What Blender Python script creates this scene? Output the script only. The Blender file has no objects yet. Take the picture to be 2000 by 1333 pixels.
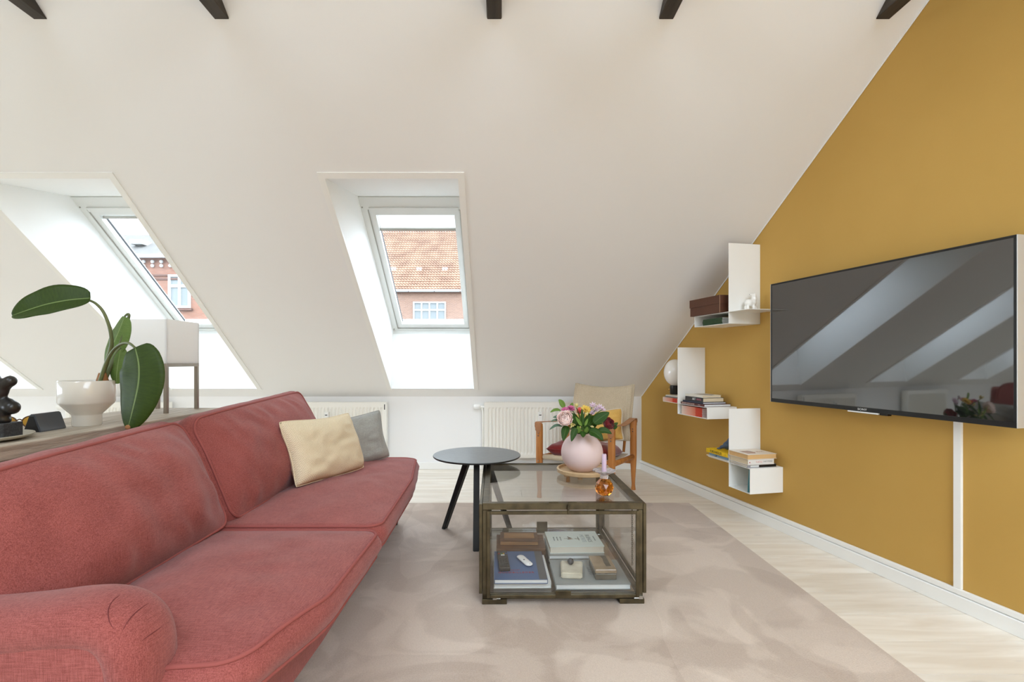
import bpy, bmesh, math, random
from mathutils import Vector, Matrix, noise
from mathutils.bvhtree import BVHTree
random.seed(7)
S = bpy.context.scene
COL = S.collection
# ------------------------------------------------------------------ camera, sky, exposure
FPX, PX0, PY0, CAMH = 965.0, 978.0, 705.0, 1.05      # focal length and principal point for a 2000x1333 frame
cam = bpy.data.objects.new('camera', bpy.data.cameras.new('camera'))
COL.objects.link(cam)
cam.location = (0, 0, CAMH); cam.rotation_euler = (math.pi/2, 0, 0)
cam.data.sensor_width = 36; cam.data.lens = 36*FPX/2000
cam.data.shift_x = (1000-PX0)/2000; cam.data.shift_y = (PY0-666.5)/2000
cam.data.clip_start = .05; cam.data.clip_end = 300
S.camera = cam
W = bpy.data.worlds.new('overcast'); S.world = W; W.use_nodes = True
bg = W.node_tree.nodes['Background']
bg.inputs[0].default_value = (.80, .925, 1.06, 1); bg.inputs[1].default_value = 6.6
S.view_settings.view_transform = 'Standard'; S.view_settings.look = 'None'
S.view_settings.gamma = 1; S.view_settings.use_curve_mapping = False
S.view_settings.exposure = 0.33
S.cycles.max_bounces = 14; S.cycles.diffuse_bounces = 8; S.cycles.transparent_max_bounces = 24
S.cycles.transmission_bounces = 12; S.cycles.glossy_bounces = 6
S.cycles.caustics_reflective = False

# unseen rear roof openings, placed and sized for light: (x0, x1, slope a0, a1) on the roof side behind the camera
REAR = [(-2.3, -1.1, .5, 2.2), (.5, 2.7, .6, 4.6)]
GABLE = (-2.6, 3.6, .3, 1.75)      # unseen opening in the far left gable wall, added to bring light in: y0, y1, z0, z1

# ------------------------------------------------------------------ helpers
def C(r, g, b):
    f = lambda c: (c/255/12.92) if c/255 <= .04045 else ((c/255+.055)/1.055)**2.4
    return (f(r), f(g), f(b), 1)
def F(px, py, z):
    Y = FPX*(CAMH-z)/(py-PY0); return Vector(((px-PX0)/FPX*Y, Y, z))
def D(px, py, Y):
    return Vector(((px-PX0)/FPX*Y, Y, CAMH-(py-PY0)/FPX*Y))
def node(nt, t, **kw):
    n = nt.nodes.new(t)
    for k, v in kw.items(): setattr(n, k, v)
    return n
def mat(name, col, rough=.5, metal=0, col2=None, vs=8, stretch=(1,1,1), bump=0, bs=60, bstretch=None, ior=1.45,
        vlo=.35, vhi=.65, trans=0, sub=0, coat=0, detail=4, sheen=0, spec=.5):
    m = bpy.data.materials.new(name); m.use_nodes = True; nt = m.node_tree; b = nt.nodes['Principled BSDF']
    b.inputs['Base Color'].default_value = col; b.inputs['Roughness'].default_value = rough
    b.inputs['Metallic'].default_value = metal; b.inputs['IOR'].default_value = ior
    b.inputs['Transmission Weight'].default_value = trans; b.inputs['Coat Weight'].default_value = coat
    b.inputs['Specular IOR Level'].default_value = spec
    if sheen: b.inputs['Sheen Weight'].default_value = sheen
    if sub:
        b.inputs['Subsurface Weight'].default_value = sub; b.inputs['Subsurface Radius'].default_value = (.02,.015,.01)
    tc = node(nt, 'ShaderNodeTexCoord')
    if col2:
        mp = node(nt, 'ShaderNodeMapping'); mp.inputs['Scale'].default_value = stretch
        nz = node(nt, 'ShaderNodeTexNoise'); nz.inputs['Scale'].default_value = vs; nz.inputs['Detail'].default_value = detail
        rp = node(nt, 'ShaderNodeValToRGB'); e = rp.color_ramp.elements
        e[0].position = vlo; e[0].color = col; e[1].position = vhi; e[1].color = col2
        L = nt.links.new
        L(tc.outputs['Object'], mp.inputs[0]); L(mp.outputs[0], nz.inputs['Vector']); L(nz.outputs[0], rp.inputs[0])
        L(rp.outputs[0], b.inputs['Base Color'])
    if bump:
        mp = node(nt, 'ShaderNodeMapping'); mp.inputs['Scale'].default_value = bstretch or (1,1,1)
        nz = node(nt, 'ShaderNodeTexNoise'); nz.inputs['Scale'].default_value = bs; nz.inputs['Detail'].default_value = 3
        bp = node(nt, 'ShaderNodeBump'); bp.inputs['Strength'].default_value = bump; bp.inputs['Distance'].default_value = .004
        L = nt.links.new
        L(tc.outputs['Object'], mp.inputs[0]); L(mp.outputs[0], nz.inputs['Vector']); L(nz.outputs[0], bp.inputs['Height'])
        L(bp.outputs[0], b.inputs['Normal'])
    return m
def thread_mat(name, ca, cb, sc=420, rough=.95, fine=.5, bump=.35, axes=(1,1,1), sheen=.15, patch=None):
    """woven cloth: two crossed stretched noises over the object's own axes"""
    m = bpy.data.materials.new(name); m.use_nodes = True; nt = m.node_tree; b = nt.nodes['Principled BSDF']; L = nt.links.new
    b.inputs['Roughness'].default_value = rough; b.inputs['Sheen Weight'].default_value = sheen
    b.inputs['Specular IOR Level'].default_value = .2
    tc = node(nt, 'ShaderNodeTexCoord'); outs = []
    for st in ((1, .06, 1), (1, 1, .06), (.06, 1, 1)):
        mp = node(nt, 'ShaderNodeMapping'); mp.inputs['Scale'].default_value = st
        nz = node(nt, 'ShaderNodeTexNoise'); nz.inputs['Scale'].default_value = sc; nz.inputs['Detail'].default_value = 2
        L(tc.outputs['Object'], mp.inputs[0]); L(mp.outputs[0], nz.inputs['Vector']); outs.append(nz.outputs[0])
    a = node(nt, 'ShaderNodeMath', operation='ADD'); L(outs[0], a.inputs[0]); L(outs[1], a.inputs[1])
    a2 = node(nt, 'ShaderNodeMath', operation='ADD'); L(a.outputs[0], a2.inputs[0]); L(outs[2], a2.inputs[1])
    big = node(nt, 'ShaderNodeTexNoise'); big.inputs['Scale'].default_value = 9; big.inputs['Detail'].default_value = 3
    L(tc.outputs['Object'], big.inputs['Vector'])
    a3 = node(nt, 'ShaderNodeMath', operation='MULTIPLY_ADD'); L(big.outputs[0], a3.inputs[0]); a3.inputs[1].default_value = .5; L(a2.outputs[0], a3.inputs[2])
    mr = node(nt, 'ShaderNodeMapRange'); mr.inputs[1].default_value = 1.45; mr.inputs[2].default_value = 2.05; L(a3.outputs[0], mr.inputs[0])
    mx = node(nt, 'ShaderNodeMix', data_type='RGBA'); mx.inputs[6].default_value = ca; mx.inputs[7].default_value = cb
    L(mr.outputs[0], mx.inputs[0]); L(mx.outputs[2], b.inputs['Base Color'])
    bp = node(nt, 'ShaderNodeBump'); bp.inputs['Strength'].default_value = bump; bp.inputs['Distance'].default_value = .002
    L(a2.outputs[0], bp.inputs['Height']); L(bp.outputs[0], b.inputs['Normal'])
    return m
def glass_mat(name, tint=(1,1,1,1), refl=1.0, ior=1.5):
    """thin pane: clear with Fresnel reflections"""
    m = bpy.data.materials.new(name); m.use_nodes = True; nt = m.node_tree; nt.nodes.clear(); L = nt.links.new
    o = node(nt, 'ShaderNodeOutputMaterial'); mx = node(nt, 'ShaderNodeMixShader'); t = node(nt, 'ShaderNodeBsdfTransparent')
    g = node(nt, 'ShaderNodeBsdfGlossy'); g.inputs['Roughness'].default_value = .01; t.inputs[0].default_value = tint
    lw = node(nt, 'ShaderNodeLayerWeight'); lw.inputs[0].default_value = .5
    pw = node(nt, 'ShaderNodeMath', operation='POWER'); pw.inputs[1].default_value = 5; L(lw.outputs['Facing'], pw.inputs[0])
    f0 = ((ior-1)/(ior+1))**2
    mu = node(nt, 'ShaderNodeMath', operation='MULTIPLY_ADD'); mu.inputs[1].default_value = refl*(1-f0); mu.inputs[2].default_value = refl*f0; mu.use_clamp = True
    L(pw.outputs[0], mu.inputs[0]); L(mu.outputs[0], mx.inputs[0]); L(t.outputs[0], mx.inputs[1]); L(g.outputs[0], mx.inputs[2]); L(mx.outputs[0], o.inputs[0])
    return m
def translucent_mat(name, col, frac=.5, rough=.9):
    m = bpy.data.materials.new(name); m.use_nodes = True; nt = m.node_tree; L = nt.links.new
    b = nt.nodes['Principled BSDF']; b.inputs['Base Color'].default_value = col; b.inputs['Roughness'].default_value = rough
    t = node(nt, 'ShaderNodeBsdfTranslucent'); t.inputs[0].default_value = col
    mx = node(nt, 'ShaderNodeMixShader'); mx.inputs[0].default_value = frac
    L(b.outputs[0], mx.inputs[1]); L(t.outputs[0], mx.inputs[2]); L(mx.outputs[0], nt.nodes['Material Output'].inputs[0])
    return m
def chain(o):
    M = Matrix.Identity(4)
    while o: M = o.matrix_basis @ M; o = o.parent
    return M
def obj(name, bm, m, parent=None, smooth=False, world=False, kind=None, angle=None):
    if world and parent: bmesh.ops.transform(bm, matrix=chain(parent).inverted(), verts=bm.verts)
    bmesh.ops.recalc_face_normals(bm, faces=bm.faces)
    me = bpy.data.meshes.new(name); bm.to_mesh(me); bm.free(); me.materials.append(m)
    if smooth:
        me.polygons.foreach_set('use_smooth', [True]*len(me.polygons))
        if angle: me.set_sharp_from_angle(angle=math.radians(angle))
    o = bpy.data.objects.new(name, me); COL.objects.link(o)
    if parent: o.parent = parent
    if kind: o['kind'] = kind
    return o
def tag(o, label, cat, group=None):
    o['label'] = label; o['category'] = cat
    if group: o['group'] = group
    return o
def thing(name, label, cat, loc=(0,0,0), rz=0, group=None, M=None):
    o = bpy.data.objects.new(name, None); COL.objects.link(o); o.empty_display_size = .05
    if M is not None: o.matrix_basis = M
    else: o.location = loc; o.rotation_euler = (0, 0, rz)
    return tag(o, label, cat, group)
def struct(name, bm=None, m=None, **kw):
    if bm is None:
        o = bpy.data.objects.new(name, None); COL.objects.link(o); o.empty_display_size = .05
    else: o = obj(name, bm, m, **kw)
    o['kind'] = 'structure'; return o
def copy_tree(o, parent=None):
    c = o.copy(); COL.objects.link(c)
    if parent: c.parent = parent
    for ch in [x for x in COL.objects if x.parent == o]: copy_tree(ch, c)
    return c
NB = bmesh.new
def box(bm, x0, x1, y0, y1, z0, z1, bev=0, M=None, seg=2):
    r = bmesh.ops.create_cube(bm, size=1, matrix=Matrix.Translation(((x0+x1)/2, (y0+y1)/2, (z0+z1)/2)) @ Matrix.Diagonal((abs(x1-x0), abs(y1-y0), abs(z1-z0), 1)))
    vs = r['verts']
    if bev:
        es = list({e for v in vs for e in v.link_edges})
        q = bmesh.ops.bevel(bm, geom=es, offset=bev, segments=seg, affect='EDGES', profile=.5)
        vs = list({v for v in q['verts']} | {v for f in q['faces'] for v in f.verts} | {v for v in vs if v.is_valid})
        seen = set(vs); st = list(vs)
        while st:
            v = st.pop()
            for e in v.link_edges:
                w = e.other_vert(v)
                if w not in seen: seen.add(w); st.append(w)
        vs = list(seen)
    if M is not None: bmesh.ops.transform(bm, matrix=M, verts=vs)
    return bm
def B(*a, **k): return box(NB(), *a, **k)
def frame_from(z, hint=(0,0,1)):
    z = Vector(z).normalized(); h = Vector(hint)
    if abs(z.dot(h)) > .95: h = Vector((1,0,0)) if abs(z.x) < .9 else Vector((0,1,0))
    x = h.cross(z).normalized(); y = z.cross(x)
    return x, y, z
def tube(bm, pts, r, seg=8, closed=False, flat=1.0, hint=(0,0,1), cap=True):
    pts = [Vector(p) for p in pts]; n = len(pts); rings = []
    rad = (lambda i: r) if not hasattr(r, '__len__') else (lambda i: r[i])
    px = None
    for i, p in enumerate(pts):
        a = pts[(i-1) % n] if (closed or i) else p; b = pts[(i+1) % n] if (closed or i < n-1) else p
        d = (b-a).normalized()
        if px is None: x, y, _ = frame_from(d, hint)
        else:
            x = (px - d*px.dot(d)).normalized(); y = d.cross(x)
        px = x
        rings.append([bm.verts.new(p + (x*math.cos(t)+y*math.sin(t)*flat)*rad(i)) for t in (2*math.pi*k/seg for k in range(seg))])
    for i in range(n if closed else n-1):
        A, Bq = rings[i], rings[(i+1) % n]
        for k in range(seg): bm.faces.new((A[k], A[(k+1) % seg], Bq[(k+1) % seg], Bq[k]))
    if cap and not closed: bm.faces.new(rings[0]); bm.faces.new(rings[-1])
    return bm
def lathe(bm, prof, seg=32, M=None, cx=0, cy=0):
    rings = []
    for r, z in prof:
        if r < 1e-6: rings.append([bm.verts.new((cx, cy, z))])
        else: rings.append([bm.verts.new((cx+r*math.cos(2*math.pi*k/seg), cy+r*math.sin(2*math.pi*k/seg), z)) for k in range(seg)])
    for A, Bq in zip(rings, rings[1:]):
        for k in range(seg):
            a = [A[0]] if len(A) == 1 else [A[k], A[(k+1) % seg]]
            b = [Bq[0]] if len(Bq) == 1 else [Bq[(k+1) % seg], Bq[k]]
            if len(a)+len(b) > 2: bm.faces.new(a+b)
    if M is not None: bmesh.ops.transform(bm, matrix=M, verts=[v for R in rings for v in R])
    return bm
def hull8(bm, q, off):
    """closed slab: quad q and the same quad moved by off"""
    a = [bm.verts.new(p) for p in q]; b = [bm.verts.new(Vector(p)+Vector(off)) for p in q]
    bm.faces.new(a); bm.faces.new(b[::-1])
    for i in range(4): bm.faces.new((a[i], b[i], b[(i+1) % 4], a[(i+1) % 4]))
    return bm
def prism(bm, pts, z0, z1, M=None):
    a = [bm.verts.new((p[0], p[1], z0)) for p in pts]; b = [bm.verts.new((p[0], p[1], z1)) for p in pts]; n = len(pts)
    bm.faces.new(a[::-1]); bm.faces.new(b)
    for i in range(n): bm.faces.new((a[i], a[(i+1) % n], b[(i+1) % n], b[i]))
    if M is not None: bmesh.ops.transform(bm, matrix=M, verts=a+b)
    return bm
def grid(bm, fn, nu, nv):
    V = [[bm.verts.new(fn(i/nu, j/nv)) for j in range(nv+1)] for i in range(nu+1)]
    for i in range(nu):
        for j in range(nv): bm.faces.new((V[i][j], V[i+1][j], V[i+1][j+1], V[i][j+1]))
    return bm
def ball(bm, c, r, seg=20, sc=(1,1,1), R=None):
    M = Matrix.Translation(c) @ (R.to_4x4() if R else Matrix.Identity(4)) @ Matrix.Diagonal((*sc, 1))
    bmesh.ops.create_uvsphere(bm, u_segments=seg, v_segments=max(6, seg//2+2), radius=r, matrix=M); return bm
def spline(P, n):
    P = [Vector(p) for p in P]; out = []
    for i in range(len(P)-1):
        p0, p1, p2, p3 = P[max(i-1,0)], P[i], P[i+1], P[min(i+2,len(P)-1)]
        for k in range(n):
            t = k/n
            out.append(.5*((2*p1)+(p2-p0)*t+(2*p0-5*p1+4*p2-p3)*t*t+(3*p1-p0-3*p2+p3)*t**3))
    return out+[P[-1]]
def solid(o, th, off=-1):
    md = o.modifiers.new('thickness', 'SOLIDIFY'); md.thickness = th; md.offset = off; return o
def blob(name, balls, m, parent=None, voxel=.006, smooth=8, world=False):
    """one continuous smooth body fused from ellipsoids (centre, radius, scale, rotation)"""
    bm = NB()
    for c, r, *rest in balls:
        ball(bm, Vector(c), r, 18, rest[0] if rest else (1,1,1), rest[1] if len(rest) > 1 else None)
    o = obj(name, bm, m, parent, True, world)
    rm = o.modifiers.new('fuse', 'REMESH'); rm.mode = 'VOXEL'; rm.voxel_size = voxel
    sm = o.modifiers.new('relax', 'SMOOTH'); sm.iterations = smooth; sm.factor = .6
    bpy.context.view_layer.update()
    dg = bpy.context.evaluated_depsgraph_get(); me = bpy.data.meshes.new_from_object(o.evaluated_get(dg))
    o.modifiers.clear(); o.data = me; me.polygons.foreach_set('use_smooth', [True]*len(me.polygons))
    return o
def lettering(body, size, m, parent, M, name='lettering', ext=.0003, align='CENTER', sx=1, sp=1):
    c = bpy.data.curves.new(name, 'FONT'); c.body = body; c.size = size; c.extrude = ext; c.align_x = align; c.align_y = 'CENTER'
    c.space_character = sp; c.resolution_u = 3
    t = bpy.data.objects.new(name, c); COL.objects.link(t)
    me = bpy.data.meshes.new_from_object(t.evaluated_get(bpy.context.evaluated_depsgraph_get()))
    bpy.data.objects.remove(t); bpy.data.curves.remove(c); me.materials.clear(); me.materials.append(m); me.name = name
    o = bpy.data.objects.new(name, me); COL.objects.link(o)
    o.parent = parent; o.matrix_basis = M @ Matrix.Diagonal((sx, 1, 1, 1)); return o
def basis(x, y, z, o):
    return Matrix(((x[0], y[0], z[0], o[0]), (x[1], y[1], z[1], o[1]), (x[2], y[2], z[2], o[2]), (0,0,0,1)))
T = Matrix.Translation
def RX(d): return Matrix.Rotation(math.radians(d), 4, 'X')
def RY(d): return Matrix.Rotation(math.radians(d), 4, 'Y')
def RZ(d): return Matrix.Rotation(math.radians(d), 4, 'Z')

# ------------------------------------------------------------------ room geometry constants
BY, KZ, TAN = 4.784, .703, .76                 # knee wall distance and height, roof slope
CS, SN = .796, .605
def sp(x, a, h=0):                             # point on the sloped ceiling: a metres up the slope, h into the room
    return Vector((x, BY-CS*a-SN*h, KZ+SN*a-CS*h))
WK = .2135                                     # the party wall is a little out of square
TX, TY = WK/math.hypot(1,WK), -1/math.hypot(1,WK)   # along the wall towards the camera
NX, NY = -1/math.hypot(1,WK), -WK/math.hypot(1,WK)  # out of the wall into the room
WX0 = 1.363
WANG = math.atan2(TY, TX)
def wall(s, d, z): return Vector((WX0+s*TX+d*NX, BY+s*TY+d*NY, z))
def ws(px, d):                                 # distance along the wall of an image column, d off the wall
    u = (px-PX0)/FPX
    x, y = WX0+d*NX, BY+d*NY
    return (u*y-x)/(TX-u*TY)
def wz(px, py, d):
    p = wall(ws(px, d), d, 0); return CAMH-(py-PY0)/FPX*p.y
def wx(Y): return WX0+(BY-Y)*WK

# ------------------------------------------------------------------ materials
M_white = mat('white_plaster', C(238,238,237), .85, bump=.05, bs=240)
M_paint = mat('white_gloss_paint', C(240,240,237), .35)
M_gold = mat('ochre_wall_paint', C(190,151,76), .8, col2=C(194,155,80), vs=2, bump=.06, bs=260)
M_beam = mat('dark_stained_beam', C(46,40,34), .6, col2=C(64,56,48), vs=5, stretch=(6,.6,6), bump=.3, bs=40, bstretch=(4,.5,4))
M_sash = mat('white_window_lacquer', C(225,227,224), .4)
M_glass = glass_mat('window_glass', (1,1,1,1), 1, 1.35)
M_tglass = glass_mat('table_glass', (.985,.99,.985,1), 1.25, 1.5)
M_blind = translucent_mat('white_blind_cloth', C(245,245,243), .5)
M_grey = mat('grey_aluminium', C(170,168,160), .45, .3)
M_rubber = mat('black_rubber', C(40,42,42), .6)
M_white_metal = mat('white_powder_coat', C(240,240,236), .45)
M_black = mat('black_plastic', C(16,16,16), .35)
# ------------------------------------------------------------------ room shell
XL, YR, RIDGE = -8.0, -4.6, .15                # left end, rear, ridge line
AR = (BY-RIDGE)/CS; ZR = sp(0, AR).z
# floor of whitewashed boards
PW = .196
fl = struct('floor', B(XL, 4, YR, BY, -.06, -.012), mat('floor_joint_base', C(150,135,112), .9))  # slab tone that shows in the joints between boards
def plank_mat():
    m = bpy.data.materials.new('whitewashed_pine'); m.use_nodes = True; nt = m.node_tree; L = nt.links.new
    b = nt.nodes['Principled BSDF']; b.inputs['Roughness'].default_value = .42
    tc = node(nt, 'ShaderNodeTexCoord'); oi = node(nt, 'ShaderNodeObjectInfo')
    ad = node(nt, 'ShaderNodeVectorMath', operation='ADD')
    mu = node(nt, 'ShaderNodeVectorMath', operation='SCALE'); mu.inputs[0].default_value = (7, 3, 5); L(oi.outputs['Random'], mu.inputs[3])
    L(tc.outputs['Object'], ad.inputs[0]); L(mu.outputs[0], ad.inputs[1])
    mp = node(nt, 'ShaderNodeMapping'); mp.inputs['Scale'].default_value = (1.1, 9, 1); L(ad.outputs[0], mp.inputs[0])
    nz = node(nt, 'ShaderNodeTexNoise'); nz.inputs['Scale'].default_value = 2.2; nz.inputs['Detail'].default_value = 7; nz.inputs['Distortion'].default_value = .7; L(mp.outputs[0], nz.inputs['Vector'])
    rp = node(nt, 'ShaderNodeValToRGB'); e = rp.color_ramp.elements
    e[0].position = .3; e[0].color = C(222,211,194); e[1].position = .7; e[1].color = C(240,233,221); L(nz.outputs[0], rp.inputs[0])
    mp2 = node(nt, 'ShaderNodeMapping'); mp2.inputs['Scale'].default_value = (2.2, 6.5, 1); L(ad.outputs[0], mp2.inputs[0])
    vo = node(nt, 'ShaderNodeTexNoise'); vo.inputs['Scale'].default_value = 1.6; vo.inputs['Detail'].default_value = 2; L(mp2.outputs[0], vo.inputs['Vector'])
    kr = node(nt, 'ShaderNodeValToRGB'); k = kr.color_ramp.elements
    k[0].position = .69; k[0].color = (0,0,0,1); k[1].position = .80; k[1].color = (.55,.55,.55,1); L(vo.outputs[0], kr.inputs[0])
    mx = node(nt, 'ShaderNodeMix', data_type='RGBA'); L(kr.outputs[0], mx.inputs[0]); L(rp.outputs[0], mx.inputs[6]); mx.inputs[7].default_value = C(176,168,158)
    tn = node(nt, 'ShaderNodeMix', data_type='RGBA', blend_type='MULTIPLY'); tn.inputs[0].default_value = 1
    tr = node(nt, 'ShaderNodeMapRange'); tr.inputs[3].default_value = .93; tr.inputs[4].default_value = 1.03; L(oi.outputs['Random'], tr.inputs[0])
    L(mx.outputs[2], tn.inputs[6]); L(tr.outputs[0], tn.inputs[7]); L(tn.outputs[2], b.inputs['Base Color'])
    bp = node(nt, 'ShaderNodeBump'); bp.inputs['Strength'].default_value = .08; bp.inputs['Distance'].default_value = .003; L(nz.outputs[0], bp.inputs['Height']); L(bp.outputs[0], b.inputs['Normal'])
    return m
M_plank = plank_mat()
y = 1.653-PW*5
rr = random.Random(3)
while y < BY:
    y1 = min(y+PW, BY); g = .0018
    cuts = [XL, -3.4+rr.uniform(-1.2,1.2), rr.uniform(-.9,.9) if y > 2.5 else -1.6, 9]
    for a, b_ in zip(cuts, cuts[1:]):
        e0, e1 = min(b_, wx(y)+.01), min(b_, wx(y1)+.01)
        if e0 - a < .05: continue
        bm = NB(); prism(bm, [(a+g, y+g), (e0-g, y+g), (e1-g, y1-g), (a+g, y1-g)], -.02, 0)
        obj('plank', bm, M_plank, fl)
    y += PW
obj('floor_board_area', B(XL, 4, YR, 1.653-PW*5, -.02, 0), M_plank, fl)
# knee wall under the slope, far end walls and the gable of ochre paint
struct('wall_back', B(XL, WX0+.02, BY, BY+.15, -.06, KZ+.01), M_white)
gy0, gy1, gz0, gz1 = GABLE; bm = NB()
box(bm, XL-.15, XL, YR, gy0, -.06, 4.6); box(bm, XL-.15, XL, gy1, BY+.1, -.06, 4.6); box(bm, XL-.15, XL, gy0, gy1, -.06, gz0); box(bm, XL-.15, XL, gy0, gy1, gz1, 4.6)
struct('wall_left', bm, M_white)
struct('wall_front', B(XL, 4, YR-.15, YR, -.06, 1.4), M_white)
bm = NB(); q = [(BY, 0), (BY, KZ), (RIDGE, ZR+.05), (YR, KZ+.3), (YR, 0)]
A = [bm.verts.new((wx(yy), yy, zz-.03 if zz == 0 else zz)) for yy, zz in q]; B2 = [bm.verts.new((wx(yy)+.15, yy+.03, zz-.03 if zz == 0 else zz)) for yy, zz in q]
bm.faces.new(A); bm.faces.new(B2[::-1])
for i in range(5): bm.faces.new((A[i], B2[i], B2[(i+1) % 5], A[(i+1) % 5]))
struct('wall_right', bm, M_gold)
# ceiling: the two roof slopes with the skylight holes and added rear openings left open
OA0, OA1 = .133, 2.354
WINS = [(-1.034, -.252), (-3.115, -2.300), (-5.19, -4.375)]
def slope_sheet(fn, holes, a_max, x0, x1, th):
    xs = sorted({x0, x1, *[h[0] for h in holes], *[h[1] for h in holes]}); as_ = sorted({0, a_max, *[h[2] for h in holes], *[h[3] for h in holes]})
    bm = NB(); cache = {}
    def v(x, a, h):
        if (x, a, h) not in cache: cache[(x, a, h)] = bm.verts.new(fn(x, a, h))
        return cache[(x, a, h)]
    solid_ = lambda i, j: 0 <= i < len(xs)-1 and 0 <= j < len(as_)-1 and not any(h[0] <= xs[i] < h[1] and h[2] <= as_[j] < h[3] for h in holes)
    for i in range(len(xs)-1):
        for j in range(len(as_)-1):
            if not solid_(i, j): continue
            X0, X1, A0, A1 = xs[i], xs[i+1], as_[j], as_[j+1]
            for h in (0, -th): bm.faces.new([v(X0,A0,h), v(X1,A0,h), v(X1,A1,h), v(X0,A1,h)])
            for di, dj, e in ((-1,0,((X0,A0),(X0,A1))), (1,0,((X1,A0),(X1,A1))), (0,-1,((X0,A0),(X1,A0))), (0,1,((X0,A1),(X1,A1)))):
                if not solid_(i+di, j+dj): (p, r) = e; bm.faces.new([v(*p,0), v(*r,0), v(*r,-th), v(*p,-th)])
    return bm
ce = struct('ceiling', slope_sheet(sp, [(a-.006, b_+.006, OA0-.006, OA1+.006) for a, b_ in WINS], AR, XL, 3.6, .02), M_white)
AB = (RIDGE-YR)/CS
def spr(x, a, h=0): return Vector((x, RIDGE-CS*a+SN*h, ZR-SN*a-CS*h))
obj('rear_slope', slope_sheet(spr, REAR, AB, XL, 4.2, .02), M_white, ce)
# daylight portals in the openings (they only guide the sampling of the sky)
def portal(name, c, ux, uy, w, h):
    L_ = bpy.data.lights.new(name, 'AREA'); L_.shape = 'RECTANGLE'; L_.size = w; L_.size_y = h; L_.cycles.is_portal = True
    o = bpy.data.objects.new(name, L_); COL.objects.link(o)
    o.matrix_basis = basis(ux, uy, Vector(ux).cross(Vector(uy)), c)
for x0, x1, a0, a1 in REAR:
    portal('sky_portal', spr((x0+x1)/2, (a0+a1)/2, 0), Vector((1,0,0)), (spr(0,0)-spr(0,1)).normalized()*1.0, x1-x0, a1-a0)
portal('sky_portal', Vector((XL, (gy0+gy1)/2, (gz0+gz1)/2)), Vector((0,-1,0)), Vector((0,0,1)), gy1-gy0, gz1-gz0)
for x0, x1 in WINS:
    portal('sky_portal', sp((x0+x1)/2, 1.11, -.47), Vector((-1,0,0)), (sp(0,1)-sp(0,0)).normalized(), x1-x0-.1, 1.3)
# thin white caulk line where the slope meets the ochre wall
bm = NB(); p0, p1 = sp(0, 0), sp(0, 4.2)
tube(bm, [(wx(p0.y)-.004, p0.y, p0.z-.004), (wx(p1.y)-.004, p1.y, p1.z-.004)], .0032, 6)
struct('trim_1', bm, M_paint)
# baseboards
struct('baseboard_back', B(XL, WX0, BY-.016, BY, 0, .068, .003), M_paint)
br = struct('baseboard_right'); br.location = wall(0, 0, 0); br.rotation_euler = (0, 0, WANG)
obj('board', B(-.02, 6, -.022, 0, 0, .062, .003), M_paint, br)
obj('cap_rail', B(-.02, 6, -.016, 0, .064, .088, .003), M_paint, br)
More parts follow.
